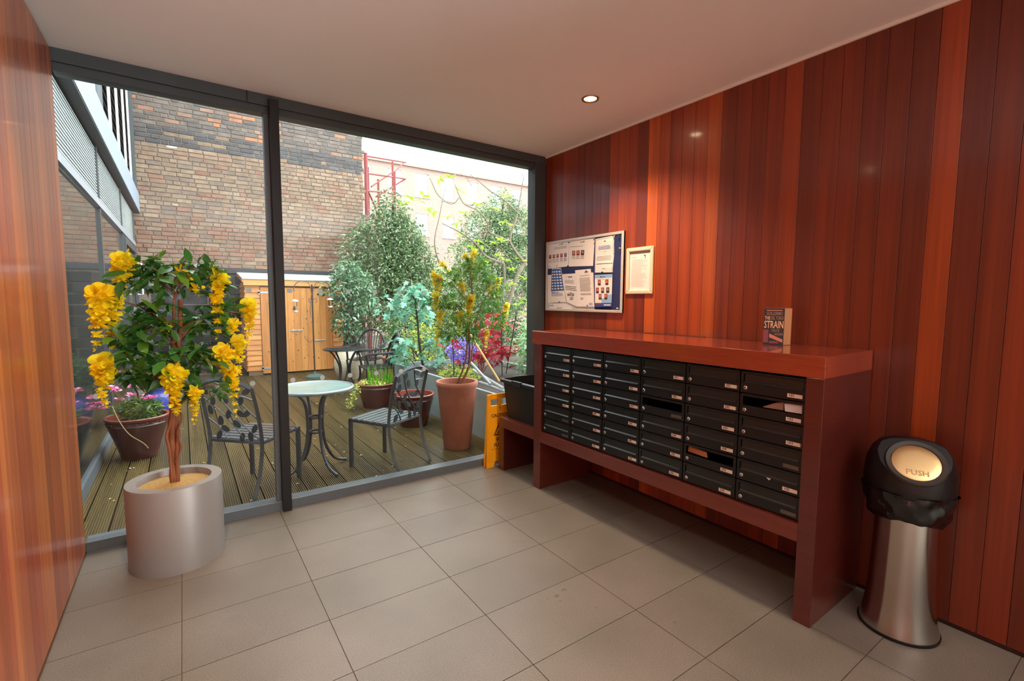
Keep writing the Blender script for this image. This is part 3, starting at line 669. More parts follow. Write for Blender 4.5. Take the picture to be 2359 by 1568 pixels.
pr = [(0.48, 0.1, 0.56, 0.13, BLKT)] + lines(0.18, 0.86, 0.24, 0.36, 4, BLUT) + [(0.42, 0.4, 0.6, 0.41, GRT)] + lines(0.1, 0.94, 0.53, 0.67, 4) + lines(0.08, 0.96, 0.74, 0.78, 1, BLKT) + [(0.42, 0.88, 0.6, 0.895, GRT)] + [(0.03, 0.03, 0.97, 0.038, GRT), (0.03, 0.03, 0.045, 0.98, GRT), (0.955, 0.03, 0.97, 0.98, GRT)]
paper('tall white bordered letter with blue lines of text, top right of the notice board', [(1095, 228), (1428, 160), (1395, 800), (1085, 805)], 1, pr, bend=lambda u, v: 0.004*math.sin(v*9)*u)
paper('large mostly blank white sheet pinned low behind the flyers', [(275, 845), (1060, 800), (1080, 1450), (270, 1440)], 0, [(0.05, 0.86, 0.15, 0.9, PAPL), (0.22, 0.94, 0.34, 0.96, GRT), (0.55, 0.94, 0.68, 0.96, GRT), (0.02, 0.8, 0.04, 0.95, PAPL)])
pr = [(0.02, 0.02, 0.98, 0.66, PAPB)]
for j in range(7):
    for i in range(4):
        pr.append((0.08+0.23*i, 0.08+0.083*j, 0.23+0.23*i, 0.12+0.083*j, PAPM))
pr += lines(0.08, 0.9, 0.74, 0.82, 3)
o, at = paper('blue flyer of white domes with a folded corner, lower left of the notice board', [(345, 735), (505, 728), (590, 1310), (320, 1320)], 2, pr, bend=lambda u, v: 0.012*(1-v)*math.sin(u*PI))
me = textmesh('Rent this space', 0.026, 'lettering', 0.0002); me.materials.append(BLUT)
k = link('lettering', me, o); k.rotation_euler = (PI/2, 0, -PI/2); k.location = at(0.08, 0.70, 0.0025); k.scale = (0.62, 1, 1)
pr = [(0.42, 0.08, 0.7, 0.11, BLKT), (0.28, 0.07, 0.33, 0.11, GRT)] + lines(0.15, 0.85, 0.2, 0.32, 3) + lines(0.1, 0.95, 0.4, 0.56, 3, BLKT, 0.3) + [(0.4, 0.6, 0.58, 0.63, GRT)]
o, at = paper('white notice with a large telephone number, lower middle of the notice board', [(515, 840), (770, 820), (800, 1400), (600, 1310)], 3, pr)
for s_, u, v in (('0844 858', 0.17, 0.72), ('5201', 0.35, 0.82)):
    me = textmesh(s_, 0.034, 'lettering', 0.0002); me.materials.append(BLKT)
    k = link('lettering', me, o); k.rotation_euler = (PI/2, 0, -PI/2); k.location = at(u, v, 0.001); k.scale = (0.68, 1, 1)
pr = [(0.6, 0.06, 0.82, 0.085, BLKT)] + lines(0.3, 0.9, 0.16, 0.2, 1) + lines(0.24, 0.92, 0.22, 0.6, 14) + lines(0.24, 0.9, 0.64, 0.7, 2) + lines(0.22, 0.4, 0.75, 0.82, 2) + [(0.7, 0.9, 0.9, 0.95, PAPL)]
paper('white typed letter overlapping the telephone notice on the notice board', [(745, 765), (1015, 738), (1080, 1390), (790, 1390)], 4, pr)
pr = [(0.0, 0.0, 1.0, 0.1, PAPL), (0.1, 0.14, 0.9, 0.148, GRT), (0, 0.88, 1, 1.0, PAPB), (0.6, 0.62, 1.0, 0.88, PAPL), (0.4, 0.74, 0.62, 0.88, PAPL)]
for u, v, m in ((0.18, 0.16, 0), (0.62, 0.16, 0), (0.07, 0.40, 0), (0.38, 0.40, 3), (0.68, 0.40, 1), (0.24, 0.60, 3), (0.58, 0.60, 0)): pr += portrait(u, v, 0.17, 0.17, PORT[m]); pr.append((u, v+0.12, u+0.17, v+0.17, PORT[1]))
pr += [(0.05, 0.93, 0.45, 0.955, PORT[0]), (0.55, 0.925, 0.95, 0.96, PAPM)]
o, at = paper('blue and white team poster with seven portraits, lower right of the notice board', [(1085, 845), (1388, 828), (1372, 1392), (1088, 1392)], 5, pr)
me = textmesh('Meet the', 0.02, 'lettering', 0.0002); me.materials.append(PAPB)
k = link('lettering', me, o); k.rotation_euler = (PI/2, 0, -PI/2); k.location = at(0.3, 0.07, 0.001); k.scale = (0.8, 1, 1)
PINS = [mat('pin_dark', (50, 52, 48), 0.4), mat('pin_yellow', (226, 190, 50), 0.4), mat('pin_white', (235, 235, 230), 0.4)]
for px, py, m in ((645, 290, 0), (1078, 240, 0), (625, 690, 0), (1410, 170, 0), (940, 775, 0), (1215, 795, 0), (475, 1312, 0), (960, 1372, 0), (1497, 165, 0), (1520, 384, 1), (1475, 1418, 2)):
    p = atx(*cz(px, py), -0.033); MB().tube([(-0.018, p.y, p.z), (-0.034, p.y, p.z)], [0.0012, 0.0012], 6).tube([(-0.034, p.y, p.z), (-0.042, p.y, p.z+0.001)], [0.005, 0.0045], 8).build('push_pin', PINS[m], nb, smooth=40)
# ---- small snap frame
sf = thing('framed_notice', 'small cream snap frame with one typed page, beside the notice board', 'picture frame', (0, 0, 0))
y0, y1, z0, z1 = -1.240, -0.990, 1.492, 1.831; fw = 0.028
CRM = mat('cream_frame', (226, 216, 186), 0.35, 0.2)
for poly in ([(y0, z0), (y1, z0), (y1-fw, z0+fw), (y0+fw, z0+fw)], [(y0, z1), (y0+fw, z1-fw), (y1-fw, z1-fw), (y1, z1)], [(y0, z0), (y0+fw, z0+fw), (y0+fw, z1-fw), (y0, z1)], [(y1, z0), (y1, z1), (y1-fw, z1-fw), (y1-fw, z0+fw)]):
    MB().prism([(-0.001, a, c) for a, c in poly], (-0.016, 0, 0)).build('frame_side', CRM, sf, bevel=0.005)
MB().box((-0.004, y0+fw, z0+fw), (-0.001, y1-fw, z1-fw)).build('backing', mat('grey_backing', (176, 160, 150), 0.8), sf)
pp = MB(); pp.box((-0.006, y0+fw+0.003, z0+fw), (-0.004, y1-fw-0.003, z1-fw-0.022))
L2 = MB()
for i in range(26):
    z = z1-fw-0.062-i*0.0078; L2.box((-0.0066, y1-fw-0.02-0.15*random.uniform(0.55, 1), z), (-0.006, y1-fw-0.02, z+0.0025))
L2.box((-0.0066, y1-fw-0.065, z1-fw-0.045), (-0.006, y1-fw-0.012, z1-fw-0.041))
o = pp.build('page', PAPM, sf); L2.build('typed_lines', mat('faint_print', (196, 186, 180), 0.8), o)
MB().tube([(-0.006, y0+fw+0.05, z1-fw-0.034), (-0.016, y0+fw+0.05, z1-fw-0.034)], 0.004, 8).build('push_pin', PINS[0], sf)

# ---- paperback standing on the counter
A, B_, C_ = atz(1757, 793, 1.211), atz(1804, 795, 1.211), atz(1821, 794.5, 1.211)
bk = thing('paperback', 'worn paperback novel standing fanned open on the letterbox counter', 'book', A)
ex = (B_-A).normalized(); bw = (B_-A).length; hb_ = 0.196
bk.rotation_euler = (0, 0, math.atan2(ex.y, ex.x))
Bi = Matrix.Rotation(-math.atan2(ex.y, ex.x), 4, 'Z'); Cl = Bi @ (C_-A)
# curved cover leading, block of pages fanning out behind it towards the back cover
MB().box((0, 0, 0), (bw, 0.0015, hb_)).build('front_cover', mat('cover_dark', (44, 34, 36), 0.4), bk)
P0 = Vector((0.004, 0.0016, 0.001)); E0 = Vector((bw*0.97, 0.0016, 0.001)); E1 = Vector((Cl.x-0.002, Cl.y, 0.001)); P1 = Vector((0.004, 0.02, 0.001))
MB().prism([P0, E0, E1, P1], (0, 0, hb_-0.003)).build('pages', mat('page_edges', (214, 160, 110), 0.85, var=0.1, vscale=3, stretch=(1, 200, 1)), bk)
dv = (E1-P1).normalized(); nv = Vector((-dv.y, dv.x, 0))*0.0015
MB().prism([P1+nv*0.1, E1+dv*0.002+nv*0.1, E1+dv*0.002+nv*1.1, P1+nv*1.1], (0, 0, hb_-0.0)).build('back_cover', mat('cover_back', (190, 126, 84), 0.5), bk)
CREAM = mat('cover_cream', (255, 216, 160), 0.5); TAN = mat('cover_tan', (170, 140, 112), 0.5)
fc = [o for o in bpy.data.objects if o.parent == bk and o.name.startswith('front_cover')][0]
def cov(s_, z, hgt, x, wd_, m):
    me = textmesh(s_, 1.0, 'lettering', 0.0003); me.materials.append(m)
    xs = [v.co.x for v in me.vertices]; ys = [v.co.y for v in me.vertices]
    sx, sy = wd_/(max(xs)-min(xs)), hgt/(max(ys)-min(ys))
    k = link('lettering', me, fc); k.rotation_euler = (PI/2, 0, 0); k.scale = (sx, sy, 1); k.location = (x-min(xs)*sx, -0.0006, z-(min(ys)+max(ys))/2*sy)
cov('GUILLERMO', 0.168, 0.018, bw*0.12, bw*0.78, TAN); cov('THE', 0.144, 0.019, bw*0.04, bw*0.26, CREAM); cov('DEL TORO', 0.144, 0.019, bw*0.33, bw*0.62, TAN)
cov('STRAIN', 0.109, 0.04, bw*0.03, bw*0.93, CREAM); cov('CHUCK', 0.077, 0.014, bw*0.4, bw*0.4, TAN); cov('HOGAN', 0.058, 0.014, bw*0.55, bw*0.4, TAN)
art = MB(); art.box((0, -0.0005, 0.012), (bw*0.25, 0, 0.08)).box((bw*0.3, -0.0005, 0.008), (bw*0.75, 0, 0.02))
art.add([(bw*0.3, -0.0006, 0.06), (bw*0.3, -0.0006, 0.04), (bw*0.95, -0.0006, 0.014), (bw*0.95, -0.0006, 0.03)], [(0, 1, 2, 3)], 1)
art.build('cover_picture', [mat('cover_plum', (150, 84, 96), 0.5), mat('cover_peach', (232, 150, 116), 0.5)], fc)
MB().box((bw*0.12, -0.0005, 0.182), (bw*0.88, 0, 0.187)).build('cover_strip', mat('cover_rose', (206, 140, 110), 0.5), fc)

# ---- bullet bin
bn = thing('push_bin', 'polished steel push-top bin with black lid and liner against the right wall', 'bin', (-0.19, -2.80, 0))
MB().lathe([(0.146, 0), (0.147, 0.012), (0.143, 0.014)], 40).build('base_ring', BLACKP, bn, smooth=40)
MB().lathe([(0.143, 0.014), (0.140, 0.03), (0.131, 0.07), (0.1225, 0.13), (0.117, 0.2), (0.1125, 0.32), (0.109, 0.45), (0.108, 0.545)], 56, cap0=False).build('body', STEEL, bn, smooth=60)
bag = MB(); vs, fs = [], []; nb_, nl = 64, 9
for j in range(nl):
    v = j/(nl-1)
    for k in range(nb_):
        a = 2*PI*k/nb_; r = 0.117+0.045*v**0.5+0.0035*math.sin(k*1.5+j*1.1)+0.0055*math.sin(k*0.7-j*0.9)+random.uniform(-0.0012, 0.0012)
        z = 0.508+0.135*v+0.012*math.sin(a*2+1.0)*(1-v)
        vs.append((r*math.cos(a), r*math.sin(a), z))
for j in range(nl-1):
    for k in range(nb_): fs.append((j*nb_+k, j*nb_+(k+1) % nb_, (j+1)*nb_+(k+1) % nb_, (j+1)*nb_+k))
bag.add(vs, fs).build('bin_liner', mat('black_liner', (12, 12, 13), 0.18, spec=0.8), bn, smooth=80)
nrm = Vector((-0.64, -0.29, 0.71)).normalized(); pc = Vector((-0.080, -0.040, 0.772))
me = MB().lathe([(0.154, 0.625), (0.159, 0.635), (0.160, 0.67), (0.157, 0.72), (0.150, 0.765), (0.135, 0.805), (0.11, 0.835), (0.07, 0.85), (0.01, 0.855)], 56).mesh('lid', BLACKP)
bmm = bmesh.new(); bmm.from_mesh(me); geom = bmm.verts[:]+bmm.edges[:]+bmm.faces[:]
r = bmesh.ops.bisect_plane(bmm, geom=geom, plane_co=pc, plane_no=nrm, clear_outer=True)
ed = [e for e in bmm.edges if e.is_boundary]
try: bmesh.ops.contextual_create(bmm, geom=[e for e in ed if abs((e.verts[0].co-pc).dot(nrm)) < 1e-4])
except Exception: pass
bmm.to_mesh(me); bmm.free(); me.polygons.foreach_set('use_smooth', [True]*len(me.polygons)); me.set_sharp_from_angle(angle=math.radians(40))
lid = link('lid', me, bn)
q = nrm.to_track_quat('Z', 'Y'); Mq = Matrix.Translation(pc+nrm*0.001) @ q.to_matrix().to_4x4()
MB().lathe([(0.104, -0.02), (0.105, 0.004), (0.101, 0.010), (0.085, 0.008), (0.082, 0.0)], 48, M=Mq, cap0=False, cap1=False).build('flap_rim', mat('dark_grey_plastic', (60, 56, 52), 0.35), lid, smooth=40)
fp_ = MB().lathe([(0.082, 0.0), (0.082, 0.004), (0.077, 0.0065), (0.05, 0.0085), (0.01, 0.009)], 48, M=Mq).build('push_flap', mat('brushed_gold_steel', (240, 206, 150), 0.42, 1.0), lid, smooth=40)
me = textmesh('PUSH', 0.032, 'lettering', 0.0012, 'CENTER'); me.materials.append(mat('embossed_steel', (240, 205, 150), 0.18, 1.0))
k = link('lettering', me, fp_)
zax = nrm; yax = (Vector((0, 0, 1))-nrm*nrm.z).normalized(); xax = yax.cross(zax)
Mt = Matrix((xax, yax, zax)).transposed().to_4x4(); Mt.translation = pc+nrm*0.0092-yax*0.05; k.matrix_local = Mt

# ================================================================== PLANTS
def leafshape(kind):
    """outline in x (width), y (length 0..1), z curl; returns verts, faces"""
    if kind == 'oval':
        L = [(0, 0, 0), (0.16, 0.2, 0.03), (0.22, 0.45, 0.05), (0.15, 0.75, 0.03), (0, 1, -0.08), (-0.15, 0.75, 0.03), (-0.22, 0.45, 0.05), (-0.16, 0.2, 0.03), (0, 0.2, 0), (0, 0.45, 0.0), (0, 0.75, -0.02)]
        F = [(0, 1, 8), (1, 2, 9, 8), (2, 3, 10, 9), (3, 4, 10), (0, 8, 7), (7, 8, 9, 6), (6, 9, 10, 5), (5, 10, 4)]
    elif kind == 'maple':
        pts = []
        for a, r in ((-150, .35), (-115, .6), (-95, .42), (-60, .85), (-40, .5), (-22, .78), (0, 1.0), (22, .78), (40, .5), (60, .85), (95, .42), (115, .6), (150, .35)):
            t = math.radians(a); pts.append((0.62*r*math.sin(t), 0.35+0.65*r*math.cos(t), -0.12*r*r))
        L = [(0, 0.35, 0.03)]+pts+[(0, 0.0, 0)]
        F = [(0, i, i+1) for i in range(1, len(pts))]
    elif kind == 'palmate':
        L, F = [], []
        for k in range(7):
            a = math.radians(-78+26*k); l = 1-0.25*abs(k-3)/3; d = Vector((math.sin(a), math.cos(a), 0)); n = Vector((d.y, -d.x, 0))*0.085
            o = len(L); L += [(0, 0, 0), tuple(d*l*0.5+n), tuple(d*l+Vector((0, 0, -0.15))), tuple(d*l*0.5-n)]; F.append((o, o+1, o+2, o+3))
    return L, F
def leafmesh(kind, m, name='leaf'):
    L, F = leafshape(kind); return MB().add(L, F).mesh(name, m, smooth=60)
def orient(d, up=Vector((0, 0, 1)), roll=0.0):
    d = d.normalized(); x = d.cross(up)
    if x.length < 1e-3: x = Vector((1, 0, 0))
    x.normalize(); z = x.cross(d)
    M = Matrix((x, d, z)).transposed()
    return M @ Matrix.Rotation(roll, 3, 'Y')
def rdir(droop=0.0):
    v = Vector((random.gauss(0, 1), random.gauss(0, 1), random.gauss(0, 0.6)-droop)); return v.normalized()
def leafcloud(n, samp, size, mats, droop=0.2, w=0.42, bias=None):
    """mass of small leaves as one mesh: samp() gives a point"""
    b = MB()
    for i in range(n):
        p, out = samp(); s = size*random.uniform(0.6, 1.3)
        d = (out*0.7+rdir(droop)).normalized(); M = orient(d, roll=random.uniform(-0.9, 0.9))
        vs = [M @ (Vector(q)*s) + p for q in ((0, 0, 0), (w*0.5, 0.45, 0.06), (0, 1, -0.1), (-w*0.5, 0.45, 0.06))]
        b.add(vs, [(0, 1, 2), (0, 2, 3)], random.choice(range(len(mats))) if not bias else bias(p))
    return b
def ellip(c, r, hollow=0.55):
    def f():
        d = Vector((random.gauss(0, 1), random.gauss(0, 1), random.gauss(0, 1))).normalized(); k = random.uniform(hollow, 1.0)
        k *= 1+0.14*math.sin(5*d.x+3*d.z)+0.10*math.sin(7*d.y+9*d.z)
        return Vector((c[0]+d.x*r[0]*k, c[1]+d.y*r[1]*k, c[2]+d.z*r[2]*k)), d
    return f
def multi(parts):
    ws = [p[2] for p in parts]; fs = [ellip(p[0], p[1], p[3] if len(p) > 3 else 0.5) for p in parts]
    return lambda: random.choices(fs, ws)[0]()

BARK = mat('bark_brown', (132, 76, 44), 0.7, var=0.3, vscale=25, stretch=(1, 1, 0.2), bump=0.5)
BARKG = mat('bark_grey', (112, 100, 84), 0.85, var=0.25, vscale=15, bump=0.3)
BARKD = mat('bark_dark', (58, 48, 40), 0.9, var=0.25, vscale=15)
LDK = leafmat('laburnum_leaf', (66, 120, 50), 0.3, 0.3, spec=0.7, var=0.5); LLT = leafmat('laburnum_leaf_light', (100, 144, 48), 0.35, 0.4); LBR = leafmat('laburnum_leaf_tan', (150, 132, 76), 0.4, 0.3)
YL = leafmat('yellow_petal', (255, 238, 44), 0.5, 0.4, var=0.15); YL2 = leafmat('yellow_petal_deep', (255, 222, 24), 0.5, 0.35, var=0.12)
# blossom: two broad upper petals, two wings and a keel
def blossom(m):
    b = MB()
    def petal(c, d, up, L, Wd, cup):
        """rounded petal: fan of points round a midline, cupped"""
        d = Vector(d).normalized(); x = d.cross(Vector(up)).normalized(); n = x.cross(d); c = Vector(c)
        out = [c]
        for t, w_ in ((0.18, 0.55), (0.45, 1.0), (0.75, 0.95), (0.95, 0.5)): out.append(c+d*L*t+x*Wd*w_*0.5+n*cup*w_)
        out.append(c+d*L*1.0+n*cup*0.1)
        for t, w_ in ((0.95, 0.5), (0.75, 0.95), (0.45, 1.0), (0.18, 0.55)): out.append(c+d*L*t-x*Wd*w_*0.5+n*cup*w_)
        mid = c+d*L*0.55; b.add(out+[mid], [(10, i, (i+1) % 10) for i in range(10)])
    petal((0, 0, 0), (0.5, 0.35, 0.75), (0, -1, 0.4), 0.95, 0.8, 0.12)
    petal((0, 0, 0), (-0.5, 0.35, 0.75), (0, -1, 0.4), 0.95, 0.8, 0.12)
    petal((0.05, 0, 0), (0.35, 1, -0.05), (0.6, 0, 1), 0.85, 0.5, 0.1)
    petal((-0.05, 0, 0), (-0.35, 1, -0.05), (-0.6, 0, 1), 0.85, 0.5, 0.1)
    petal((0, 0, -0.03), (0, 1, -0.35), (0, 0, 1), 0.75, 0.32, 0.1)
    return b.mesh('blossom', m, smooth=80)
BLOS = [blossom(YL), blossom(YL2)]
STEMG = mat('green_stem', (96, 112, 44), 0.6)
def raceme(parent, top, bot, n, big, sub=True):
    P = smooth_path([top, top*0.6+bot*0.4+Vector((random.uniform(-.01, .01), random.uniform(-.01, .01), 0.005)), bot], 4)
    st = MB().tube(P, 0.0016, 5)
    pts = []
    for i in range(n):
        t = i/(n-1); p = P[min(int(t*(len(P)-1)), len(P)-1)]; s = big*(1-0.74*t**1.4)*random.uniform(0.8, 1.2)
        a = i*2.4; d = Vector((math.cos(a), math.sin(a), 0.1-0.7*t)).normalized()
        pts.append((p+d*s*0.12, d, s))
    if sub:
        o = st.build('flower_raceme', STEMG, parent)
        for p, d, s in pts:
            k = link('blossom', random.choice(BLOS), o); k.matrix_local = Matrix.Translation(p) @ (orient(d, roll=random.uniform(-0.5, 0.5)) @ Matrix.Scale(s, 3)).to_4x4()
    else:
        b = st; src = BLOS[0]
        for p, d, s in pts:
            M = Matrix.Translation(p) @ (orient(d, roll=random.uniform(-0.8, 0.8)) @ Matrix.Scale(s, 3)).to_4x4()
            b.add([v.co for v in src.vertices], [tuple(f.vertices) for f in src.polygons], random.choice((1, 1, 2)), M)
        o = b.build('flower_raceme', [STEMG, YL3, YL4], parent)
    return o

YL3 = leafmat('lemon_petal', (238, 218, 70), 0.5, 0.4, var=0.15); YL4 = leafmat('lemon_petal_deep', (222, 194, 50), 0.5, 0.35, var=0.12)
# ---- indoor planter with laburnum
PC = Vector((-2.842, -0.315, 0))
ALU = mat('planter_metal_paint', (150, 143, 138), 0.42, 0.35)
t = thing('cylinder_planter', 'grey metal cylinder planter standing indoors by the glass, filled with pale grit', 'planter', PC)
MB().lathe([(0.222, 0), (0.222, 0.448), (0.22, 0.452), (0.172, 0.452), (0.170, 0.449), (0.170, 0.02)], 64, cap1=False).build('shell', ALU, t, smooth=40)
GR = MB().lathe([(0.168, 0.39), (0.169, 0.418), (0.12, 0.425), (0.05, 0.43), (0.005, 0.432)], 40).build('gravel_bed', mat('gold_grit', (206, 164, 96), 0.9, rgb2=(160, 128, 78), vscale=120, bump=1.0, bscale=150), t, smooth=60)
gv = MB()
for i in range(1500):
    a, rr = random.uniform(0, 2*PI), 0.166*math.sqrt(random.random()); s = random.uniform(0.002, 0.0042); z = 0.433-0.09*rr
    p = Vector((rr*math.cos(a), rr*math.sin(a), z)); M = Matrix.Translation(p) @ Matrix.Rotation(random.uniform(0, 6), 4, 'Z') @ Matrix.Diagonal((s, s*0.8, s*0.6, 1))
    gv.add([(1, 0, 0), (-1, 0, 0), (0, 1, 0), (0, -1, 0), (0, 0, 1), (0, 0, -1)], [(0, 2, 4), (2, 1, 4), (1, 3, 4), (3, 0, 4)], random.choice((0, 0, 1, 2)), M)
stuff(gv.build('grit', [mat('grit_a', (222, 180, 108), 0.9), mat('grit_b', (190, 160, 118), 0.9), mat('grit_c', (150, 112, 66), 0.9)], t))
YT = -0.30
lt = thing('laburnum_tree', 'artificial laburnum with big yellow flower racemes in the grey indoor planter', 'plant', (PC.x, PC.y, 0.43))
LO = Vector((PC.x, PC.y, 0.43))
def T(px, py, y=YT): return aty(px, py, y)-LO
trunk = MB()
main = [Vector((0, 0, -0.03)), T(400, 1060), T(398, 1000), T(400, 940), T(402, 880), T(398, 820), T(400, 740), T(402, 690), T(412, 660)]
trunk.tube(smooth_path(main, 4), [0.019+0.008*math.sin(i*0.8)**2 if i < 20 else 0.017-0.0004*i for i in range(33)], 8)
trunk.tube(smooth_path([Vector((0.012, -0.01, -0.03)), T(408, 1050, YT-.02), T(410, 1000, YT-.02), T(406, 960, YT-.01), T(412, 900, YT-.01), T(408, 830), T(415, 760), T(416, 690)], 4), 0.012, 7)
trunk.tube(smooth_path([Vector((-0.012, -0.012, -0.02)), T(391, 1040, YT-.025), T(384, 1005, YT-.025), T(392, 975, YT-.02), T(396, 930, YT-.02)], 4), 0.008, 6)
trunk.tube(smooth_path([T(404, 1065, YT-.03), T(417, 1030, YT-.03), T(408, 995, YT-.03), T(418, 965, YT-.03), T(412, 930, YT-.02)], 4), 0.005, 6)
tw = [(330, 615), (300, 650), (460, 615), (500, 645), (300, 745), (340, 720), (480, 745), (520, 725), (285, 800), (330, 855), (470, 840), (510, 885), (255, 690), (560, 720), (245, 850), (275, 615), (430, 600), (370, 880)]
for k, (a, c) in enumerate(tw):
    e = T(a, c, YT+random.uniform(-.13, .16)); s_ = T(400+random.uniform(-6, 10), min(940, c+random.uniform(20, 70)))
    trunk.tube(smooth_path([s_, (s_+e)/2+Vector((0, 0, 0.04)), e], 4), lerp_list(0.006, 0.0022, 9), 5)
trunk.build('trunk', BARK, lt, smooth=70)
lms = [leafmesh('oval', LDK), leafmesh('oval', LDK), leafmesh('oval', LLT), leafmesh('oval', LBR)]
clus = [(325, 610), (370, 605), (415, 625), (455, 608), (500, 640), (300, 645), (345, 655), (440, 655), (475, 625), (380, 640),
        (300, 735), (335, 715), (275, 780), (330, 795), (365, 755), (455, 735), (490, 755), (525, 715), (460, 800), (435, 765), (350, 740), (300, 820), (315, 770), (500, 720), (370, 700),
        (290, 850), (340, 850), (305, 862), (400, 830), (440, 845), (480, 830), (385, 870), (450, 885), (505, 895), (365, 850), (420, 815), (370, 830)]
for i, (a, c) in enumerate(clus):
    nleaf = 8
    cen = T(a, c, YT+random.uniform(-.14, .17))
    for k in range(nleaf):
        p = cen+Vector((random.gauss(0, .028), random.gauss(0, .03), random.gauss(0, .022)))
        d = (Vector((p.x*0.8, p.y*0.6, 0))*2+rdir(0.45)).normalized()
        lm = random.choices(lms, [4, 3, 2, 0.8 if c > 780 else 0.15])[0]
        o = link('leaf', lm, lt); s_ = random.uniform(0.075, 0.125)
        if (p+LO).y > -0.06 or p.x+LO.x < -3.2: p = p+Vector((0.03, -0.06, 0))
        o.matrix_local = Matrix.Translation(p) @ (orient(d, roll=random.uniform(-0.6, 0.6)) @ Matrix.Scale(s_, 3)).to_4x4()
for a, b_, n, big, y in (((283, 602), (274, 705), 20, 0.042, -.34), ((236, 682), (222, 805), 26, 0.046, -.36), ((258, 690), (256, 800), 22, 0.044, -.3), ((238, 838), (241, 935), 20, 0.044, -.33), ((400, 862), (406, 955), 22, 0.046, -.42),
                         ((447, 905), (447, 975), 16, 0.03, -.38), ((506, 640), (502, 778), 26, 0.038, -.34), ((572, 706), (569, 795), 18, 0.036, -.3), ((515, 812), (524, 880), 16, 0.044, -.36), ((534, 855), (541, 958), 18, 0.03, -.36), ((550, 788), (549, 870), 16, 0.034, -.32), ((538, 745), (536, 800), 9, 0.03, -.3)):
    raceme(lt, T(*a, y), T(*b_, y), int(n*1.5), big*1.5)
for a in ((428, 642), (452, 662), (380, 752), (410, 625)):
    raceme(lt, T(a[0], a[1], -.36), T(a[0]+4, a[1]+20, -.37), 4, 0.045)

OLF = leafmat('laburnum_leaf_outdoor', (78, 122, 58), 0.35, 0.4, var=0.4)
_c = [(T(a, c, YT), (0.055, 0.10, 0.045), 1.0, 0.1) for a, c in clus]
def insidecrown(f=multi(_c)):
    while True:
        p, d = f()
        if (p+LO).y < -0.08 and (p+LO).x > -3.16: return p, d
stuff(leafcloud(420, insidecrown, 0.085, [LDK, LDK, LLT], 0.4, 0.45).build('foliage', [LDK, LDK, LLT], lt))
# ---- tall terracotta pot with the second laburnum
TER = mat('terracotta', (178, 106, 80), 0.75, var=0.16, vscale=5, bump=0.2, rgb2=None)
def potlathe(prof, n=40): return MB().lathe(prof, n, cap1=False)
t = thing('tall_terracotta_pot', 'tall tapering terracotta pot standing outside against the glass near the raised bed', 'pot', (-0.60, 0.60, 0))
potlathe([(0.125, 0), (0.132, 0.01), (0.19, 0.60), (0.203, 0.615), (0.205, 0.65), (0.198, 0.658), (0.176, 0.655), (0.17, 0.62), (0.16, 0.55)]).build('body', TER, t, smooth=50)
MB().lathe([(0.168, 0.6), (0.1, 0.612), (0.01, 0.615)], 30).build('soil', SOIL, t)
t2 = thing('laburnum_tree', 'looser yellow-flowered laburnum growing in the tall terracotta pot outside', 'plant', (-0.60, 0.60, 0.61)); LO = Vector((-0.60, 0.60, 0.61)); YT2 = 0.58
b = MB(); b.tube(smooth_path([Vector((0.0, 0, -0.03)), T(1078, 850, YT2), T(1082, 800, YT2), T(1080, 760, YT2), T(1088, 700, YT2), T(1085, 640, YT2)], 4), lerp_list(0.014, 0.006, 21), 7)
b.tube(smooth_path([Vector((-0.02, 0.01, -0.03)), T(1070, 840, YT2), T(1076, 790, YT2), T(1070, 740, YT2), T(1050, 700, YT2)], 4), lerp_list(0.011, 0.005, 17), 7)
b.tube(smooth_path([Vector((0.02, 0.0, -0.03)), T(1085, 830, YT2), T(1090, 770, YT2), T(1110, 700, YT2), T(1140, 660, YT2)], 4), lerp_list(0.008, 0.003, 17), 6)
for a, c in ((1010, 640), (1020, 700), (1150, 650), (1160, 710), (1090, 600), (1040, 620), (1015, 760), (1125, 760)):
    e = T(a, c, YT2+random.uniform(-.1, .1)); s_ = T(1080, c+60, YT2); b.tube(smooth_path([s_, (s_+e)/2+Vector((0, 0, 0.05)), e], 3), lerp_list(0.005, 0.002, 7), 5)
b.build('trunk', BARK, t2, smooth=70)
c1 = [((T(a, c, YT2)), (0.10, 0.14, 0.075), 1.0) for a, c in ((1030, 640), (1070, 620), (1110, 630), (1045, 690), (1090, 670), (1130, 700), (1060, 730), (1030, 760), (1100, 740), (1140, 660), (1080, 770), (1095, 600), (1150, 740), (1010, 690))]
stuff(leafcloud(1700, multi(c1), 0.058, [OLF, LLT, LLT], 0.4).build('foliage', [OLF, LLT, LLT], t2))
for a, b_, n, big, y in (((1000, 632), (1002, 695), 16, 0.03, .52), ((1012, 640), (1014, 712), 18, 0.026, .5), ((1003, 680), (1006, 755), 18, 0.032, .48), ((1016, 722), (1014, 778), 14, 0.03, .5), ((1007, 768), (1008, 815), 12, 0.026, .5), ((1092, 585), (1088, 630), 14, 0.034, .5), ((1062, 655), (1075, 690), 12, 0.032, .46), ((1084, 690), (1080, 745), 26, 0.038, .44), ((1146, 648), (1143, 712), 16, 0.028, .5), ((1166, 705), (1164, 765), 16, 0.03, .5), ((1060, 725), (1058, 785), 14, 0.03, .46), ((1121, 765), (1119, 812), 12, 0.026, .5), ((1018, 608), (1034, 630), 10, 0.028, .54), ((1128, 655), (1126, 690), 10, 0.026, .54), ((1070, 590), (1076, 600), 6, 0.028, .54)):
    raceme(t2, T(*a, y+.06), T(*b_, y+.06), int(n*1.4), big*1.45, sub=False)

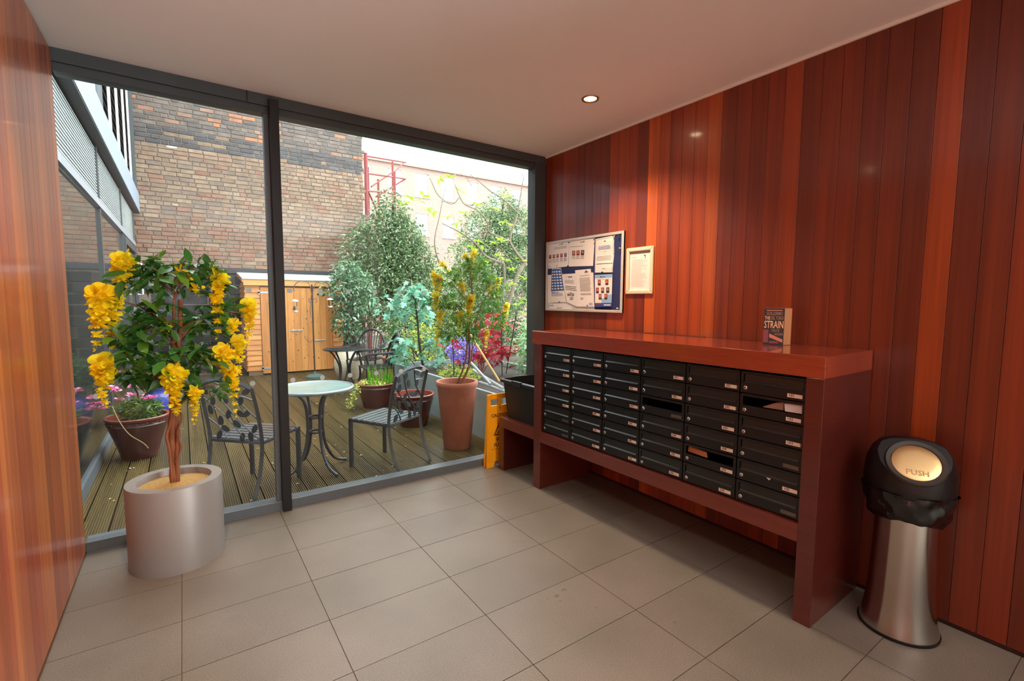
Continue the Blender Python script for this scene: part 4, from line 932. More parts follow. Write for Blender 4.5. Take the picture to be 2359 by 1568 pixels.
# ---- pots on the deck
GLZ = mat('oxblood_glaze', (80, 36, 30), 0.18, spec=0.7, var=0.15, vscale=4)
GLZR = mat('glaze_rim', (140, 70, 56), 0.22, spec=0.6)
def glazed_pot(label, loc, rt, rb, h_, m=GLZ, mr=GLZR, soil=0.06, cat='pot', name='glazed_pot'):
    t = thing(name, label, cat, loc)
    potlathe([(rb, 0), (rb*1.03, 0.01), (rb+(rt-rb)*0.45, h_*0.45), (rt*0.93, h_*0.8), (rt*0.955, h_*0.82), (rt*0.935, h_*0.84), (rt*0.95, h_*0.93)]).build('body', m, t, smooth=50)
    MB().lathe([(rt*0.94, h_*0.925), (rt*1.0, h_*0.95), (rt*1.01, h_*0.985), (rt*0.98, h_), (rt*0.9, h_*0.99), (rt*0.86, h_*0.8)], 40, cap0=False, cap1=False).build('rim', mr, t, smooth=50)
    MB().lathe([(rt*0.88, h_-soil), (rt*0.4, h_-soil+0.012), (0.01, h_-soil+0.014)], 30, cap0=False).build('soil', SOIL, t)
    return t
pk = glazed_pot('large oxblood glazed pot of pink flowers by the facade glass on the left', (-3.145, 1.95, 0), 0.238, 0.13, 0.385)
studs = MB()
for k in range(36):
    a = 2*PI*k/36; studs.lathe([(0.006, -0.006), (0.008, 0), (0.005, 0.006)], 6, c=(0.226*math.cos(a), 0.226*math.sin(a), 0.335+0.004*(k % 2)))
studs.build('studs', GLZ, pk, smooth=60)
PKM = leafmat('pink_petal', (238, 120, 178), 0.55, 0.3, var=0.2); PKM2 = leafmat('pink_petal_pale', (250, 180, 210), 0.55, 0.3, var=0.1)
GLF = leafmat('garden_leaf', (84, 124, 56), 0.45, 0.35, var=0.4); GLF2 = leafmat('garden_leaf_light', (138, 166, 66), 0.5, 0.4); GLF3 = leafmat('garden_leaf_dark', (48, 82, 44), 0.4, 0.25, var=0.4)
pf = thing('pink_geranium', 'pink-flowered bushy plant in the oxblood pot by the facade glass', 'plant', (-3.145, 1.95, 0.33)); LO = Vector((-3.145, 1.95, 0.33))
stuff(leafcloud(620, multi([((0.03, 0, 0.1), (0.17, 0.18, 0.11), 1)]), 0.06, [GLF, GLF2, GLF3], 0.1, 0.3).build('foliage', [GLF, GLF2, GLF3], pf))
st = MB()
heads = [(225, 930), (232, 915), (274, 922), (268, 900), (305, 892), (300, 912), (320, 910), (338, 918), (350, 916), (240, 940), (215, 935), (258, 895)]
for a, c in heads:
    e = T(a, c, 1.9+random.uniform(-.12, .12)); st.tube(smooth_path([(0, 0, 0), Vector((e.x*0.6, e.y*0.6, e.z*0.6)), e], 3), 0.003, 5)
    hd = MB()
    for i in range(26):
        d = rdir(); d.z = abs(d.z)*0.7; s_ = random.uniform(0.017, 0.027); p = e+d*0.02; M = orient(d, roll=random.uniform(-1, 1))
        hd.add([M @ (Vector(q)*s_)+p for q in ((0, 0, 0), (0.6, 0.4, 0.2), (0.4, 1, 0), (-0.4, 1, 0), (-0.6, 0.4, 0.2))], [(0, 1, 2, 3, 4)], random.choice((0, 0, 1)))
    hd.build('flower_head', [PKM, PKM2], pf)
st.build('stems', STEMG, pf)
MB().tube(smooth_path([T(258, 935, 1.75), T(275, 970, 1.72), T(298, 1000, 1.70), T(330, 1020, 1.70), T(342, 1032, 1.71)], 5), 0.004, 5).build('dry_stem', mat('straw', (180, 158, 112), 0.8), pf)

BLU = mat('cobalt_glaze', (70, 82, 178), 0.15, spec=0.7)
bp_ = thing('blue_pot', 'round cobalt blue glazed pot behind the pink flowers', 'pot', (-3.02, 3.5, 0))
potlathe([(0.09, 0), (0.11, 0.012), (0.10, 0.03), (0.17, 0.13), (0.19, 0.22), (0.165, 0.31), (0.13, 0.345), (0.135, 0.38), (0.145, 0.40), (0.13, 0.40), (0.12, 0.36)]).build('body', BLU, bp_, smooth=60)
MB().lathe([(0.125, 0.35), (0.01, 0.36)], 24, cap0=False).build('soil', SOIL, bp_)
s1 = thing('potted_shrub', 'leafy green shrub growing in the cobalt blue pot', 'plant', (-3.02, 3.5, 0.36))
b = MB(); b.tube([(0, 0, -0.03), (0.01, 0, 0.15), (0, 0.02, 0.3)], [0.012, 0.01, 0.006], 6); b.build('stem', BARKD, s1)
stuff(leafcloud(700, multi([((-0.02, 0, 0.22), (0.24, 0.22, 0.2), 1)]), 0.07, [GLF, GLF3], 0.2).build('foliage', [GLF, GLF3], s1))

bp2 = glazed_pot('dark brown glazed pot of grass shoots and yellow creeper on the deck', (-0.66, 2.80, 0), 0.255, 0.17, 0.325)
gp = thing('spring_bulbs', 'bright green upright bulb shoots with trailing yellow-green creeper in the dark brown pot', 'plant', (-0.66, 2.80, 0.26)); LO = Vector((-0.66, 2.80, 0.26))
GRS = leafmat('bulb_shoot', (122, 190, 52), 0.4, 0.4, var=0.2); CRE = leafmat('creeper_leaf', (214, 206, 110), 0.5, 0.35, var=0.15)
for a0, a1, n in ((845, 868, 20), (872, 908, 34)):
    for i in range(n):
        px = random.uniform(a0, a1); e = T(px, random.uniform(835, 862), 2.8+random.uniform(-.1, .1)); bs = Vector((e.x*0.92+random.uniform(-.02, .02), e.y, 0.0))
        MB().tube(smooth_path([bs, (bs+e)/2+Vector((random.uniform(-.01, .01), 0, 0)), e], 3), [0.006, 0.006, 0.006, 0.005, 0.004, 0.002, 0.001], 4).build('shoot', GRS, gp)
def crawl():
    if random.random() < 0.65:
        a = random.uniform(0, 2*PI); r_ = random.uniform(0.05, 0.25); return Vector((-abs(r_*math.cos(a))*random.choice((1, 1, -.6)), r_*math.sin(a), 0.03+random.uniform(0, 0.06))), Vector((0, 0, 1))
    t_ = random.random(); return Vector((-0.26-0.12*t_+random.gauss(0, .02), random.uniform(-.16, .1), 0.06-0.3*t_)), Vector((-1, 0, 0))
stuff(leafcloud(520, crawl, 0.032, [CRE, GLF2], 0.1, 0.7).build('creeper', [CRE, GLF2], gp))

bw_ = glazed_pot('shallow brown glazed bowl of earth behind the right patio chair', (-0.62, 1.62, 0), 0.235, 0.15, 0.37)
tp = thing('terracotta_pot', 'plain terracotta pot behind the mint-green shrub at the far end of the raised bed', 'pot', (0.20, 4.45, 0))
potlathe([(0.12, 0), (0.17, 0.38), (0.185, 0.4), (0.188, 0.45), (0.17, 0.45), (0.165, 0.4)]).build('body', TER, tp, smooth=50)
MB().lathe([(0.165, 0.40), (0.01, 0.41)], 24, cap0=False).build('soil', SOIL, tp)
rp_ = thing('strappy_plant', 'sparse yellow-orange strap-leaved plant in the plain terracotta pot', 'plant', (0.20, 4.45, 0.4))
for i in range(12):
    a = random.uniform(0, 2*PI); e = Vector((0.14*math.cos(a), 0.14*math.sin(a), random.uniform(0.06, 0.2)))
    MB().tube(smooth_path([(0, 0, 0), e*0.5+Vector((0, 0, 0.1)), e], 3), [0.008, 0.01, 0.011, 0.01, 0.008, 0.005, 0.002], 4).build('strap_leaf', random.choice((CRE, YL2, GLF2)), rp_)
jr = thing('ribbed_jar', 'big cream ribbed storage jar beside the shed doors', 'jar', (-0.33, 5.25, 0))
prof = []
for i in range(44):
    v = i/43; prof.append(((0.12+0.135*math.sin(PI*(0.08+0.84*v))**0.9)+(0.004 if i % 2 else 0), 0.53*v))
prof += [(0.155, 0.54), (0.135, 0.54), (0.13, 0.5)]
potlathe(prof, 36).build('body', mat('cream_glaze', (206, 194, 166), 0.4, var=0.08), jr, smooth=30)

# ---- raised bed
GB = mat('grey_painted_board', (146, 158, 156), 0.7, var=0.12, vscale=3)
rb = thing('raised_bed', 'long grey painted timber raised bed beside the glass', 'planter', (0, 0, 0))
bx0, bx1, by0, by1, bh = -0.25, 1.25, 0.32, 3.2, 0.51
MB().box((bx0, by0, 0), (bx0+0.035, by1, bh)).build('side_board', GB, rb, bevel=0.003); MB().box((bx1-0.035, by0, 0), (bx1, by1, bh)).build('side_board', GB, rb, bevel=0.003)
MB().box((bx0+0.035, by1-0.035, 0), (bx1-0.035, by1, bh)).build('end_board', GB, rb, bevel=0.003); MB().box((bx0+0.035, by0, 0), (bx1-0.035, by0+0.035, bh)).build('end_board', GB, rb, bevel=0.003)
MB().box((bx0+0.035, by0+0.035, 0.02), (bx1-0.035, by1-0.035, 0.44)).build('soil', SOIL, rb)
MINT = leafmat('mint_maple_leaf', (104, 168, 138), 0.42, 0.3, var=0.25); MINT2 = leafmat('mint_maple_leaf_light', (146, 196, 172), 0.42, 0.3, var=0.12)
mm = [leafmesh('maple', MINT), leafmesh('maple', MINT2), leafmesh('maple', MINT)]
LO = Vector((0.02, 2.75, 0.44)); mt = thing('mint_maple', 'pale mint-green maple-leaved shrub on a dark stem, far end of the raised bed', 'plant', LO); YM = 2.75
b = MB(); b.tube(smooth_path([Vector((0, 0, -0.02)), T(967, 800, YM), T(962, 740, YM), T(957, 700, YM), T(955, 665, YM)], 4), lerp_list(0.02, 0.008, 17), 7)
for a, c in ((905, 705), (900, 720), (930, 670), (985, 665), (1000, 690), (925, 790), (1000, 790), (990, 830), (930, 820)):
    e = T(a, c, YM+random.uniform(-.15, .15)); s_ = T(962, c+30, YM); b.tube(smooth_path([s_, (s_+e)/2+Vector((0, 0, 0.04)), e], 3), lerp_list(0.007, 0.003, 7), 5)
b.build('stem', BARKD, mt, smooth=70)
for a, c, sx, n in ((950, 660, 26, 24), (985, 680, 24, 20), (905, 710, 26, 22), (940, 720, 30, 22), (985, 720, 22, 16), (925, 790, 24, 26), (925, 820, 16, 12), (1000, 790, 26, 26), (1005, 830, 20, 14), (960, 690, 34, 18)):
    for i in range(int(n*1.4)):
        p = T(a+random.gauss(0, sx*0.6), c+random.gauss(0, sx*0.45), YM+random.uniform(-.2, .2)); d = (Vector((p.x, p.y, 0))*1.5+rdir(0.7)).normalized()
        o = link('leaf', random.choice(mm), mt); o.matrix_local = Matrix.Translation(p) @ (orient(d, roll=random.uniform(-.7, .7)) @ Matrix.Scale(random.uniform(0.09, 0.155), 3)).to_4x4()
RED = leafmat('red_acer_leaf', (172, 34, 54), 0.45, 0.4, var=0.3); pm_ = [leafmesh('palmate', RED)]
LO = Vector((0.35, 1.75, 0.44)); ra = thing('red_acer', 'crimson lace-leaved acer behind the tall terracotta pot in the raised bed', 'plant', LO); YA = 1.75
b = MB()
for a, c in ((1120, 780), (1150, 770), (1140, 800), (1160, 810), (1090, 790), (1050, 800)):
    e = T(a, c, YA+random.uniform(-.1, .1)); b.tube(smooth_path([(0, 0, 0), Vector((e.x*0.5, e.y*0.5, e.z*0.8)), e], 3), lerp_list(0.008, 0.003, 7), 5)
b.build('stem', mat('red_stem', (120, 40, 34), 0.7), ra)
for a, c, n in ((1125, 770, 24), (1150, 745, 20), (1155, 800, 30), (1110, 810, 20), (1135, 820, 18), (1045, 800, 6), (1100, 750, 10), (1140, 725, 10), (1165, 815, 14)):
    for i in range(n):
        p = T(a+random.gauss(0, 13), c+random.gauss(0, 10), YA+random.uniform(-.18, .18)); d = (Vector((p.x, p.y, 0))+rdir(0.9)).normalized()
        o = link('leaf', pm_[0], ra); o.matrix_local = Matrix.Translation(p) @ (orient(d, roll=random.uniform(-.6, .6)) @ Matrix.Scale(random.uniform(0.07, 0.12), 3)).to_4x4()
LIL = leafmat('lilac_petal', (150, 126, 222), 0.5, 0.3, var=0.25); LIL2 = leafmat('lilac_petal_pale', (190, 172, 240), 0.5, 0.3)
hp = aty(1068, 805, 2.05); hy = thing('lilac_hydrangea', 'round lilac-blue flower dome in the raised bed beside the crimson acer', 'plant', (hp.x, 2.05, 0.44))
stuff(leafcloud(900, multi([((0, 0, hp.z-0.44), (0.19, 0.19, 0.15), 1, 0.85)]), 0.04, [LIL, LIL2], 0.0, 0.8).build('flower_dome', [LIL, LIL2], hy))
MB().tube([(0, 0, -0.02), (0, 0, hp.z-0.5)], 0.012, 6).build('stem', BARKD, hy)
LIM = leafmat('lime_leaf', (206, 214, 80), 0.5, 0.4, var=0.2)
q = aty(1025, 858, 1.75); sd = thing('lime_sedum', 'low lime-yellow mound plant at the front edge of the raised bed', 'plant', (-0.02, 1.75, 0.44))
stuff(leafcloud(700, multi([((0, 0, 0.06), (0.16, 0.42, 0.12), 1), ((0.05, -0.25, 0.1), (0.14, 0.2, 0.1), .5)]), 0.04, [LIM, GLF2], 0.0, 0.6).build('foliage', [LIM, GLF2], sd))
def leafyshrub(label, name, c, r, n, size, mats, hollow=0.4, y=None, droop=.2, base=0.0):
    t = thing(name, label, 'shrub', (c[0], c[1], base))
    b = MB()
    for k in range(5):
        a = random.uniform(0, 6.28); e = Vector((r[0]*0.5*math.cos(a), r[1]*0.5*math.sin(a), c[2]-base+r[2]*0.4*random.random()))
        b.tube(smooth_path([(0, 0, 0), e*0.5, e], 3), lerp_list(0.02, 0.006, 7), 5)
    b.build('stems', BARKD, t)
    stuff(leafcloud(n, multi([((0, 0, c[2]-base), r, 1, hollow)]), size, mats, droop).build('foliage', mats, t)); return t
BG1 = leafmat('bluegreen_leaf', (112, 156, 104), 0.45, 0.35, var=0.3); BG2 = leafmat('bluegreen_leaf_pale', (168, 200, 158), 0.4, 0.3)
RHO = leafmat('rhododendron_leaf', (66, 112, 66), 0.26, 0.25, spec=1.0, var=0.35); RHO2 = leafmat('rhododendron_leaf_pale', (160, 192, 162), 0.35, 0.3, spec=0.9)
EVG = leafmat('evergreen_leaf', (78, 106, 66), 0.26, 0.3, spec=1.0, var=0.4); EVG2 = leafmat('evergreen_leaf_pale', (164, 186, 142), 0.3, 0.35, spec=1.0); EVG3 = leafmat('evergreen_leaf_mid', (102, 130, 80), 0.26, 0.3, spec=1.0, var=0.35)
q = aty(1200, 790, 1.6)
leafyshrub('blue-green leafy shrub by the right window post in the raised bed', 'broad_leaf_shrub', (1.0, 1.45, 0.82), (0.26, 0.42, 0.38), 800, 0.075, [BG1, BG2, GLF], base=0.44)
leafyshrub('mid-green shrub filling the raised bed behind the lilac flower', 'garden_shrub', (0.62, 2.55, 0.80), (0.42, 0.45, 0.34), 1000, 0.06, [GLF, GLF2, GLF3], base=0.44)
leafyshrub('yellow-green shrub between the mint maple and the crimson acer', 'gold_shrub', (0.35, 3.55, 0.72), (0.35, 0.3, 0.62), 900, 0.06, [GLF2, LIM, GLF])
leafyshrub('small dark glossy shrub behind the wrought black chairs', 'laurel_shrub', (0.72, 5.15, 0.75), (0.5, 0.45, 0.72), 2200, 0.065, [GLF3, GLF, EVG2])
leafyshrub('low dark shrub in front of the brick pier right of the jar', 'box_shrub', (1.75, 4.75, 0.7), (0.5, 0.45, 0.7), 1500, 0.065, [GLF3, GLF, GLF2])
def colshrub():
    t = thing('rhododendron', 'upright glossy blue-green shrub hiding the right end of the shed', 'shrub', (-0.08, 5.95, 0))
    b = MB()
    for k in range(6):
        a = k; e = Vector((0.2*math.cos(a), 0.2*math.sin(a), 1.5+0.3*random.random())); b.tube(smooth_path([(0, 0, 0), e*0.5, e], 3), lerp_list(0.03, 0.008, 7), 6)
    b.build('stems', BARKD, t)
    parts = []
    for a, c, rx, rz, w_ in ((800, 625, .28, .25, 1), (785, 660, .3, .25, 1), (825, 650, .33, .28, 1.2), (805, 700, .36, .28, 1.2), (840, 690, .3, .3, 1), (795, 740, .25, .25, .8), (815, 770, .26, .22, .6)):
        p = aty(a, c, 5.95); parts.append((Vector((p.x+0.08, 0, p.z)), (rx, 0.34, rz), w_))
    stuff(leafcloud(2600, multi(parts), 0.10, [RHO, RHO2, RHO], 0.35, 0.4).build('foliage', [RHO, RHO2, RHO], t))
colshrub()
def bigtree(label, name, y, base, blobs, n, size, mats, tr):
    b0 = Vector((base[0], y, 0)); t = thing(name, label, 'tree', b0)
    b = MB()
    top = aty(*tr, y)-b0
    b.tube(smooth_path([(0, 0, -0.05), top*0.4, top*0.75, top], 4), lerp_list(0.10, 0.02, 13), 8)
    parts = []
    for a, c, rx, rz in blobs:
        p = aty(a, c, y)-b0; parts.append((p, (rx, min(rx*0.6, 0.42), rz), rx*rx*rz))
        s_ = Vector((0, 0, max(0.3, p.z*0.6))); b.tube(smooth_path([s_, (s_+p)/2+Vector((0, 0, .1)), p], 3), lerp_list(0.035, 0.01, 7), 5)
    b.build('trunk', BARKD, t)
    stuff(leafcloud(n, multi(parts), size, mats, 0.3, 0.4).build('foliage', mats, t)); return t
bigtree('tall cone-shaped evergreen tree beyond the shed, right of the brick wall', 'evergreen_tree', 6.9, (1.15,), [(905, 490, .45, .5), (890, 530, .62, .5), (930, 545, .6, .5), (850, 570, .62, .5), (905, 590, .75, .55), (955, 590, .6, .5), (870, 640, .75, .6), (930, 650, .75, .6), (985, 650, .55, .5), (900, 710, .8, .55), (970, 710, .6, .5), (856, 620, .42, .4)], 24000, 0.088, [EVG, EVG2, EVG3, EVG], (905, 470))
bigtree('broad dense evergreen tree behind the bare-branched sapling by the window post', 'evergreen_tree', 7.6, (3.6,), [(1160, 480, .6, .5), (1120, 520, .7, .6), (1190, 520, .8, .6), (1090, 590, .7, .6), (1150, 590, .9, .7), (1210, 590, .7, .6), (1110, 660, .8, .6), (1180, 670, .9, .7), (1065, 650, .5, .5)], 22000, 0.092, [EVG, EVG3, EVG2], (1160, 470))
leafyshrub('dark hedge mass under the trees behind the raised bed', 'hedge', (2.6, 5.9, 0.85), (1.9, 0.5, 0.9), 5000, 0.09, [GLF3, GLF, GLF3])
leafyshrub('light green bush between the two big evergreen trees', 'bush', (3.5, 9.6, 1.6), (1.1, 0.4, 1.0), 3500, 0.09, [EVG3, GLF2, EVG2])
# ---- sapling with long bare branches and whorls of fresh leaves
SB = Vector((2.0, 2.9, 0)); YS = 2.9
sp2 = aty(1160, 720, YS); SB = Vector((sp2.x-0.02, YS, 0)); LO = SB
sg = thing('sapling', 'bare grey-branched sapling with whorls of fresh lime leaves by the right window post', 'tree', SB)
def br(pts, r0, r1, ys=None):
    P = [T(a, c, YS+(dy if dy is not None else 0)) for a, c, dy in pts]; P = smooth_path(P, 4); return MB().tube(P, lerp_list(r0, r1, len(P)), 7)
brs = [([(1158, 760, 0), (1165, 720, 0), (1190, 640, 0), (1208, 605, 0)], .04, .032), ([(1208, 605, 0), (1185, 575, 0), (1175, 550, 0), (1190, 500, 0), (1196, 470, 0), (1206, 410, 0)], .026, .008), ([(1208, 605, 0), (1228, 580, .1), (1245, 560, .2)], .026, .02),
       ([(1196, 493, 0), (1160, 460, -.1), (1130, 440, -.2), (1100, 415, -.3), (1080, 400, -.35)], .012, .003), ([(1160, 607, 0), (1120, 590, -.1), (1095, 560, -.2), (1060, 535, -.3), (1020, 515, -.4)], .02, .007), ([(1158, 690, 0), (1162, 640, -.02), (1160, 607, 0)], .02, .02),
       ([(1175, 555, 0), (1150, 545, -.1), (1125, 532, -.15), (1122, 510, -.2), (1100, 485, -.25), (1070, 470, -.3), (1058, 450, -.3), (1048, 425, -.35)], .016, .004), ([(1058, 455, -.3), (1040, 470, -.3), (1010, 450, -.35), (995, 420, -.4), (985, 400, -.4)], .008, .003), ([(1206, 410, 0), (1200, 395, 0), (1180, 375, 0)], .008, .002),
       ([(1122, 530, -.15), (1105, 555, -.1), (1090, 570, -.1)], .008, .003), ([(1200, 465, 0), (1175, 455, .05), (1165, 440, .05)], .006, .002), ([(1125, 532, -.15), (1085, 535, -.2), (1075, 510, -.2)], .007, .003), ([(1088, 430, -.3), (1075, 410, -.3), (1058, 398, -.3)], .005, .002)]
for p, a, c in brs: br(p, a, c).build('branch', BARKG, sg, smooth=70)
MB().tube(smooth_path([T(1012, 606, YS), T(1003, 575, YS), T(1002, 545, YS), T(1012, 500, YS), T(1022, 450, YS), T(1032, 420, YS)], 4), lerp_list(.012, .003, 21), 6).build('branch', BARKG, sg)
FRL = leafmat('fresh_leaf', (156, 188, 66), 0.4, 0.5, var=0.2); fl_ = leafmesh('oval', FRL)
for a, c, n in ((1060, 540, 6), (1050, 515, 6), (1085, 570, 7), (1100, 555, 7), (1110, 575, 7), (1135, 560, 6), (1155, 555, 6), (1125, 600, 8), (1150, 590, 8), (1165, 600, 7), (1180, 620, 7), (1195, 595, 7), (1215, 600, 6), (1015, 412, 8), (1040, 408, 8), (1060, 440, 6), (975, 450, 6), (985, 480, 6), (1000, 490, 5), (945, 455, 6), (930, 470, 6), (1150, 640, 7), (1180, 655, 6), (1205, 640, 6), (1095, 470, 6), (1165, 450, 5), (1160, 510, 5), (1170, 515, 5), (1115, 610, 6), (1195, 700, 6), (1210, 690, 6), (1205, 720, 5), (965, 462, 4), (1030, 500, 5), (1070, 490, 5), (1140, 480, 4)):
    cen = T(a, c, YS+random.uniform(-.35, .1))
    for k in range(n):
        ag = 2*PI*k/n+random.uniform(-.3, .3); d = Vector((math.cos(ag), math.sin(ag)*0.7, random.uniform(-.4, .5))).normalized()
        o = link('leaf', fl_, sg); o.matrix_local = Matrix.Translation(cen) @ (orient(d, roll=random.uniform(-.6, .6)) @ Matrix.Scale(random.uniform(0.075, 0.12), 3)).to_4x4()
# canes and pipes in the bed
CANE = mat('bamboo_cane', (190, 146, 84), 0.6)
tag(MB().tube([aty(1083, 770, 1.2), aty(1150, 878, 0.75)], 0.013, 8).build('garden_stake', CANE), 'slanting tan wooden stake leaning in the raised bed behind the terracotta pot', 'stake')
PIPE = mat('grey_pipe', (158, 164, 164), 0.4)
for (a, c, y, e, g, y2, lb) in ((1090, 852, 1.3, 1160, 895, .45, 'upper grey pipe lying along the raised bed'), (1105, 880, .9, 1165, 902, .4, 'lower grey pipe lying along the raised bed'), (1085, 835, 1.0, 1130, 885, .6, 'steeper pale pipe resting across the raised bed')):
    tag(MB().tube([aty(a, c, y), aty(e, g, y2)], 0.016, 8).build('pipe', PIPE), lb, 'pipe', 'pipes lying in the raised bed')
for a, c, y, e, g, lb in ((1155, 745, 1.0, 1157, 870, 'upright thin brown cane left of the blue-green shrub'), (1190, 720, 1.1, 1165, 865, 'leaning thin brown cane in front of the blue-green shrub'), (1043, 790, 1.3, 1047, 880, 'dark upright stick beside the second laburnum trunk')):
    tag(MB().tube([aty(a, c, y), atz(e, g, 0.40)], 0.006, 6).build('cane', BARKD), lb, 'cane', 'thin canes in the raised bed')

# ================================================================== GARDEN FURNITURE
IRON = mat('charcoal_iron', (66, 69, 74), 0.3, 0.25, spec=0.7, var=0.06)
SLAT = mat('wet_slat_sky_sheen', (104, 108, 113), 0.2, 0.2, spec=1.0)  # wet slats, with the reflected sky put into the lighter grey
IROND = mat('charcoal_iron_matt', (44, 46, 50), 0.6, spec=0.3)
def patio_chair(label, loc, rz):
    t = thing('patio_chair', label, 'chair', (loc[0], loc[1], 0), rz, 'charcoal patio chairs with leaf backs')   # faces +y
    hw, hd = 0.215, 0.215
    for i in range(7):
        y = -hd+0.035+0.062*i
        MB().box((-hw-0.008, y-0.022, 0.418), (hw+0.008, y+0.022, 0.427)).build('seat_slat', SLAT, t, bevel=0.003)
    f = MB()
    for s_ in (-1, 1): f.box((s_*hw-0.011, -hd, 0.395), (s_*hw+0.011, hd, 0.419))
    f.box((-hw, hd-0.022, 0.395), (hw, hd, 0.419)).box((-hw, -hd, 0.395), (hw, -hd+0.022, 0.419)); f.build('seat_frame', IRON, t, bevel=0.003)
    for s_ in (-1, 1):
        MB().box((s_*hw-0.014, hd-0.028, 0), (s_*hw+0.014, hd, 0.42)).build('front_leg', IRON, t, bevel=0.003)
        P = smooth_path([(s_*hw, -hd-0.10, 0), (s_*hw, -hd-0.03, 0.18), (s_*hw, -hd+0.005, 0.40), (s_*hw, -hd-0.025, 0.62), (s_*(hw-0.004), -hd-0.075, 0.82)], 5)
        MB().tube(P, 0.0165, 4).build('rear_leg', IRON, t)
    MB().tube(smooth_path([(-hw+0.004, -hd-0.075, 0.815), (-0.11, -hd-0.09, 0.86), (0, -hd-0.096, 0.872), (0.11, -hd-0.09, 0.86), (hw-0.004, -hd-0.075, 0.815)], 5), 0.0165, 4).build('top_rail', IRON, t)
    def bp3(u, v): # point on the back panel
        z = 0.42+v; y = -hd+0.004-0.03*(max(v-0.0, 0)/0.2)*0.8 if v < 0.2 else -hd-0.02-0.055*(v-0.2)/0.2
        return Vector((u, y, z))
    for pts in (((0.21, 0.0), (0.10, 0.10), (-0.02, 0.24), (-0.12, 0.41)), ((0.08, 0.0), (0.0, 0.11), (-0.10, 0.22), (-0.21, 0.32)), ((0.21, 0.16), (0.12, 0.25), (0.06, 0.34), (0.02, 0.43)), ((-0.06, 0.0), (-0.12, 0.09), (-0.21, 0.16)), ((0.21, 0.30), (0.13, 0.33), (0.07, 0.33))):
        MB().tube(smooth_path([bp3(*p) for p in pts], 4), 0.006, 6).build('stem', IRON, t)
    for u, v, a in ((0.17, 0.09, 60), (0.13, 0.03, 95), (0.06, 0.02, 80), (0.03, 0.12, 140), (0.12, 0.2, 35), (0.07, 0.2, 150), (-0.03, 0.19, 70), (-0.07, 0.08, 150), (-0.13, 0.03, 60), (-0.1, 0.14, 95), (-0.13, 0.29, 80), (-0.17, 0.22, 100), (-0.02, 0.31, 100), (0.1, 0.3, 70), (0.16, 0.37, 30), (0.08, 0.39, 150), (-0.08, 0.38, 60), (-0.17, 0.37, 120)):
        c = bp3(u, v); n = Vector((0, -1, 0.18)).normalized(); d = Vector((math.cos(math.radians(a)), 0, math.sin(math.radians(a)))); w_ = d.cross(n)
        pol = [c+d*0.036*math.cos(k*PI/5)+w_*0.021*math.sin(k*PI/5) for k in range(10)]
        MB().prism([p-n*0.003 for p in pol], n*0.006).build('leaf_ornament', IROND, t)
    return t
patio_chair('charcoal metal patio chair with leaf-pattern back, right of the glass-topped table', (-1.335, 0.545), math.atan2(0.503, 0.864))
patio_chair('charcoal metal patio chair with leaf-pattern back, behind the indoor planter', (-2.34, 0.60), -math.atan2(0.71, 0.70))
# table
tb = thing('patio_table', 'round glass-topped patio table with four curved charcoal legs between the leaf-back chairs', 'table', (-1.89, 0.70, 0), math.radians(20))
MB().ring(0.305, 0.014, 48, 8, (0, 0, 0.70)).build('rim', mat('rim_grey', (150, 156, 160), 0.3, 0.4), tb, smooth=70)
MB().lathe([(0.302, 0.692), (0.302, 0.706)], 48).build('glass_top', mat('frosted_green_glass', (146, 172, 168), 0.12, spec=0.8, var=0.15, vscale=5), tb)
for k in range(4):
    a = PI/2*k; d = Vector((math.cos(a), math.sin(a), 0))
    P = smooth_path([d*0.25+Vector((0, 0, 0.688)), d*0.17+Vector((0, 0, 0.672)), d*0.095+Vector((0, 0, 0.60)), d*0.07+Vector((0, 0, 0.47)), d*0.07+Vector((0, 0, 0.33)), d*0.10+Vector((0, 0, 0.18)), d*0.18+Vector((0, 0, 0.055)), d*0.29+Vector((0, 0, 0.012))], 4)
    MB().tube(P, 0.013, 8).build('leg', IRON, tb, smooth=60)
for z in (0.33, 0.455): MB().ring(0.05, 0.01, 24, 6, (0, 0, z)).build('ring_brace', IRON, tb, smooth=60)
# far set
CAST = mat('black_cast_metal', (44, 47, 50), 0.32, 0.4)
t = thing('cast_table', 'far dark cast-metal round table by the ribbed jar', 'table', (-0.74, 4.0, 0), 0.4)
b = MB(); b.lathe([(0.31, 0.665), (0.318, 0.672), (0.315, 0.682), (0.30, 0.684), (0.29, 0.678)], 40, cap1=False)
b.build('rim', CAST, t, smooth=50)
for k in range(11):
    r_ = 0.02+0.026*k; MB().lathe([(r_, 0.672), (r_, 0.679), (r_+0.018, 0.679), (r_+0.018, 0.672)], 40, cap0=False, cap1=False).build('top_ring', CAST, t)
MB().lathe([(0.29, 0.668), (0.29, 0.672)], 30).build('top', CAST, t)
for k in range(4):
    a = PI/2*k; d = Vector((math.cos(a), math.sin(a), 0))
    MB().tube(smooth_path([d*0.27+Vector((0, 0, 0.665)), d*0.2+Vector((0, 0, 0.6)), d*0.1+Vector((0, 0, 0.42)), d*0.11+Vector((0, 0, 0.22)), d*0.2+Vector((0, 0, 0.06)), d*0.27], 4), 0.014, 6).build('leg', CAST, t, smooth=60)
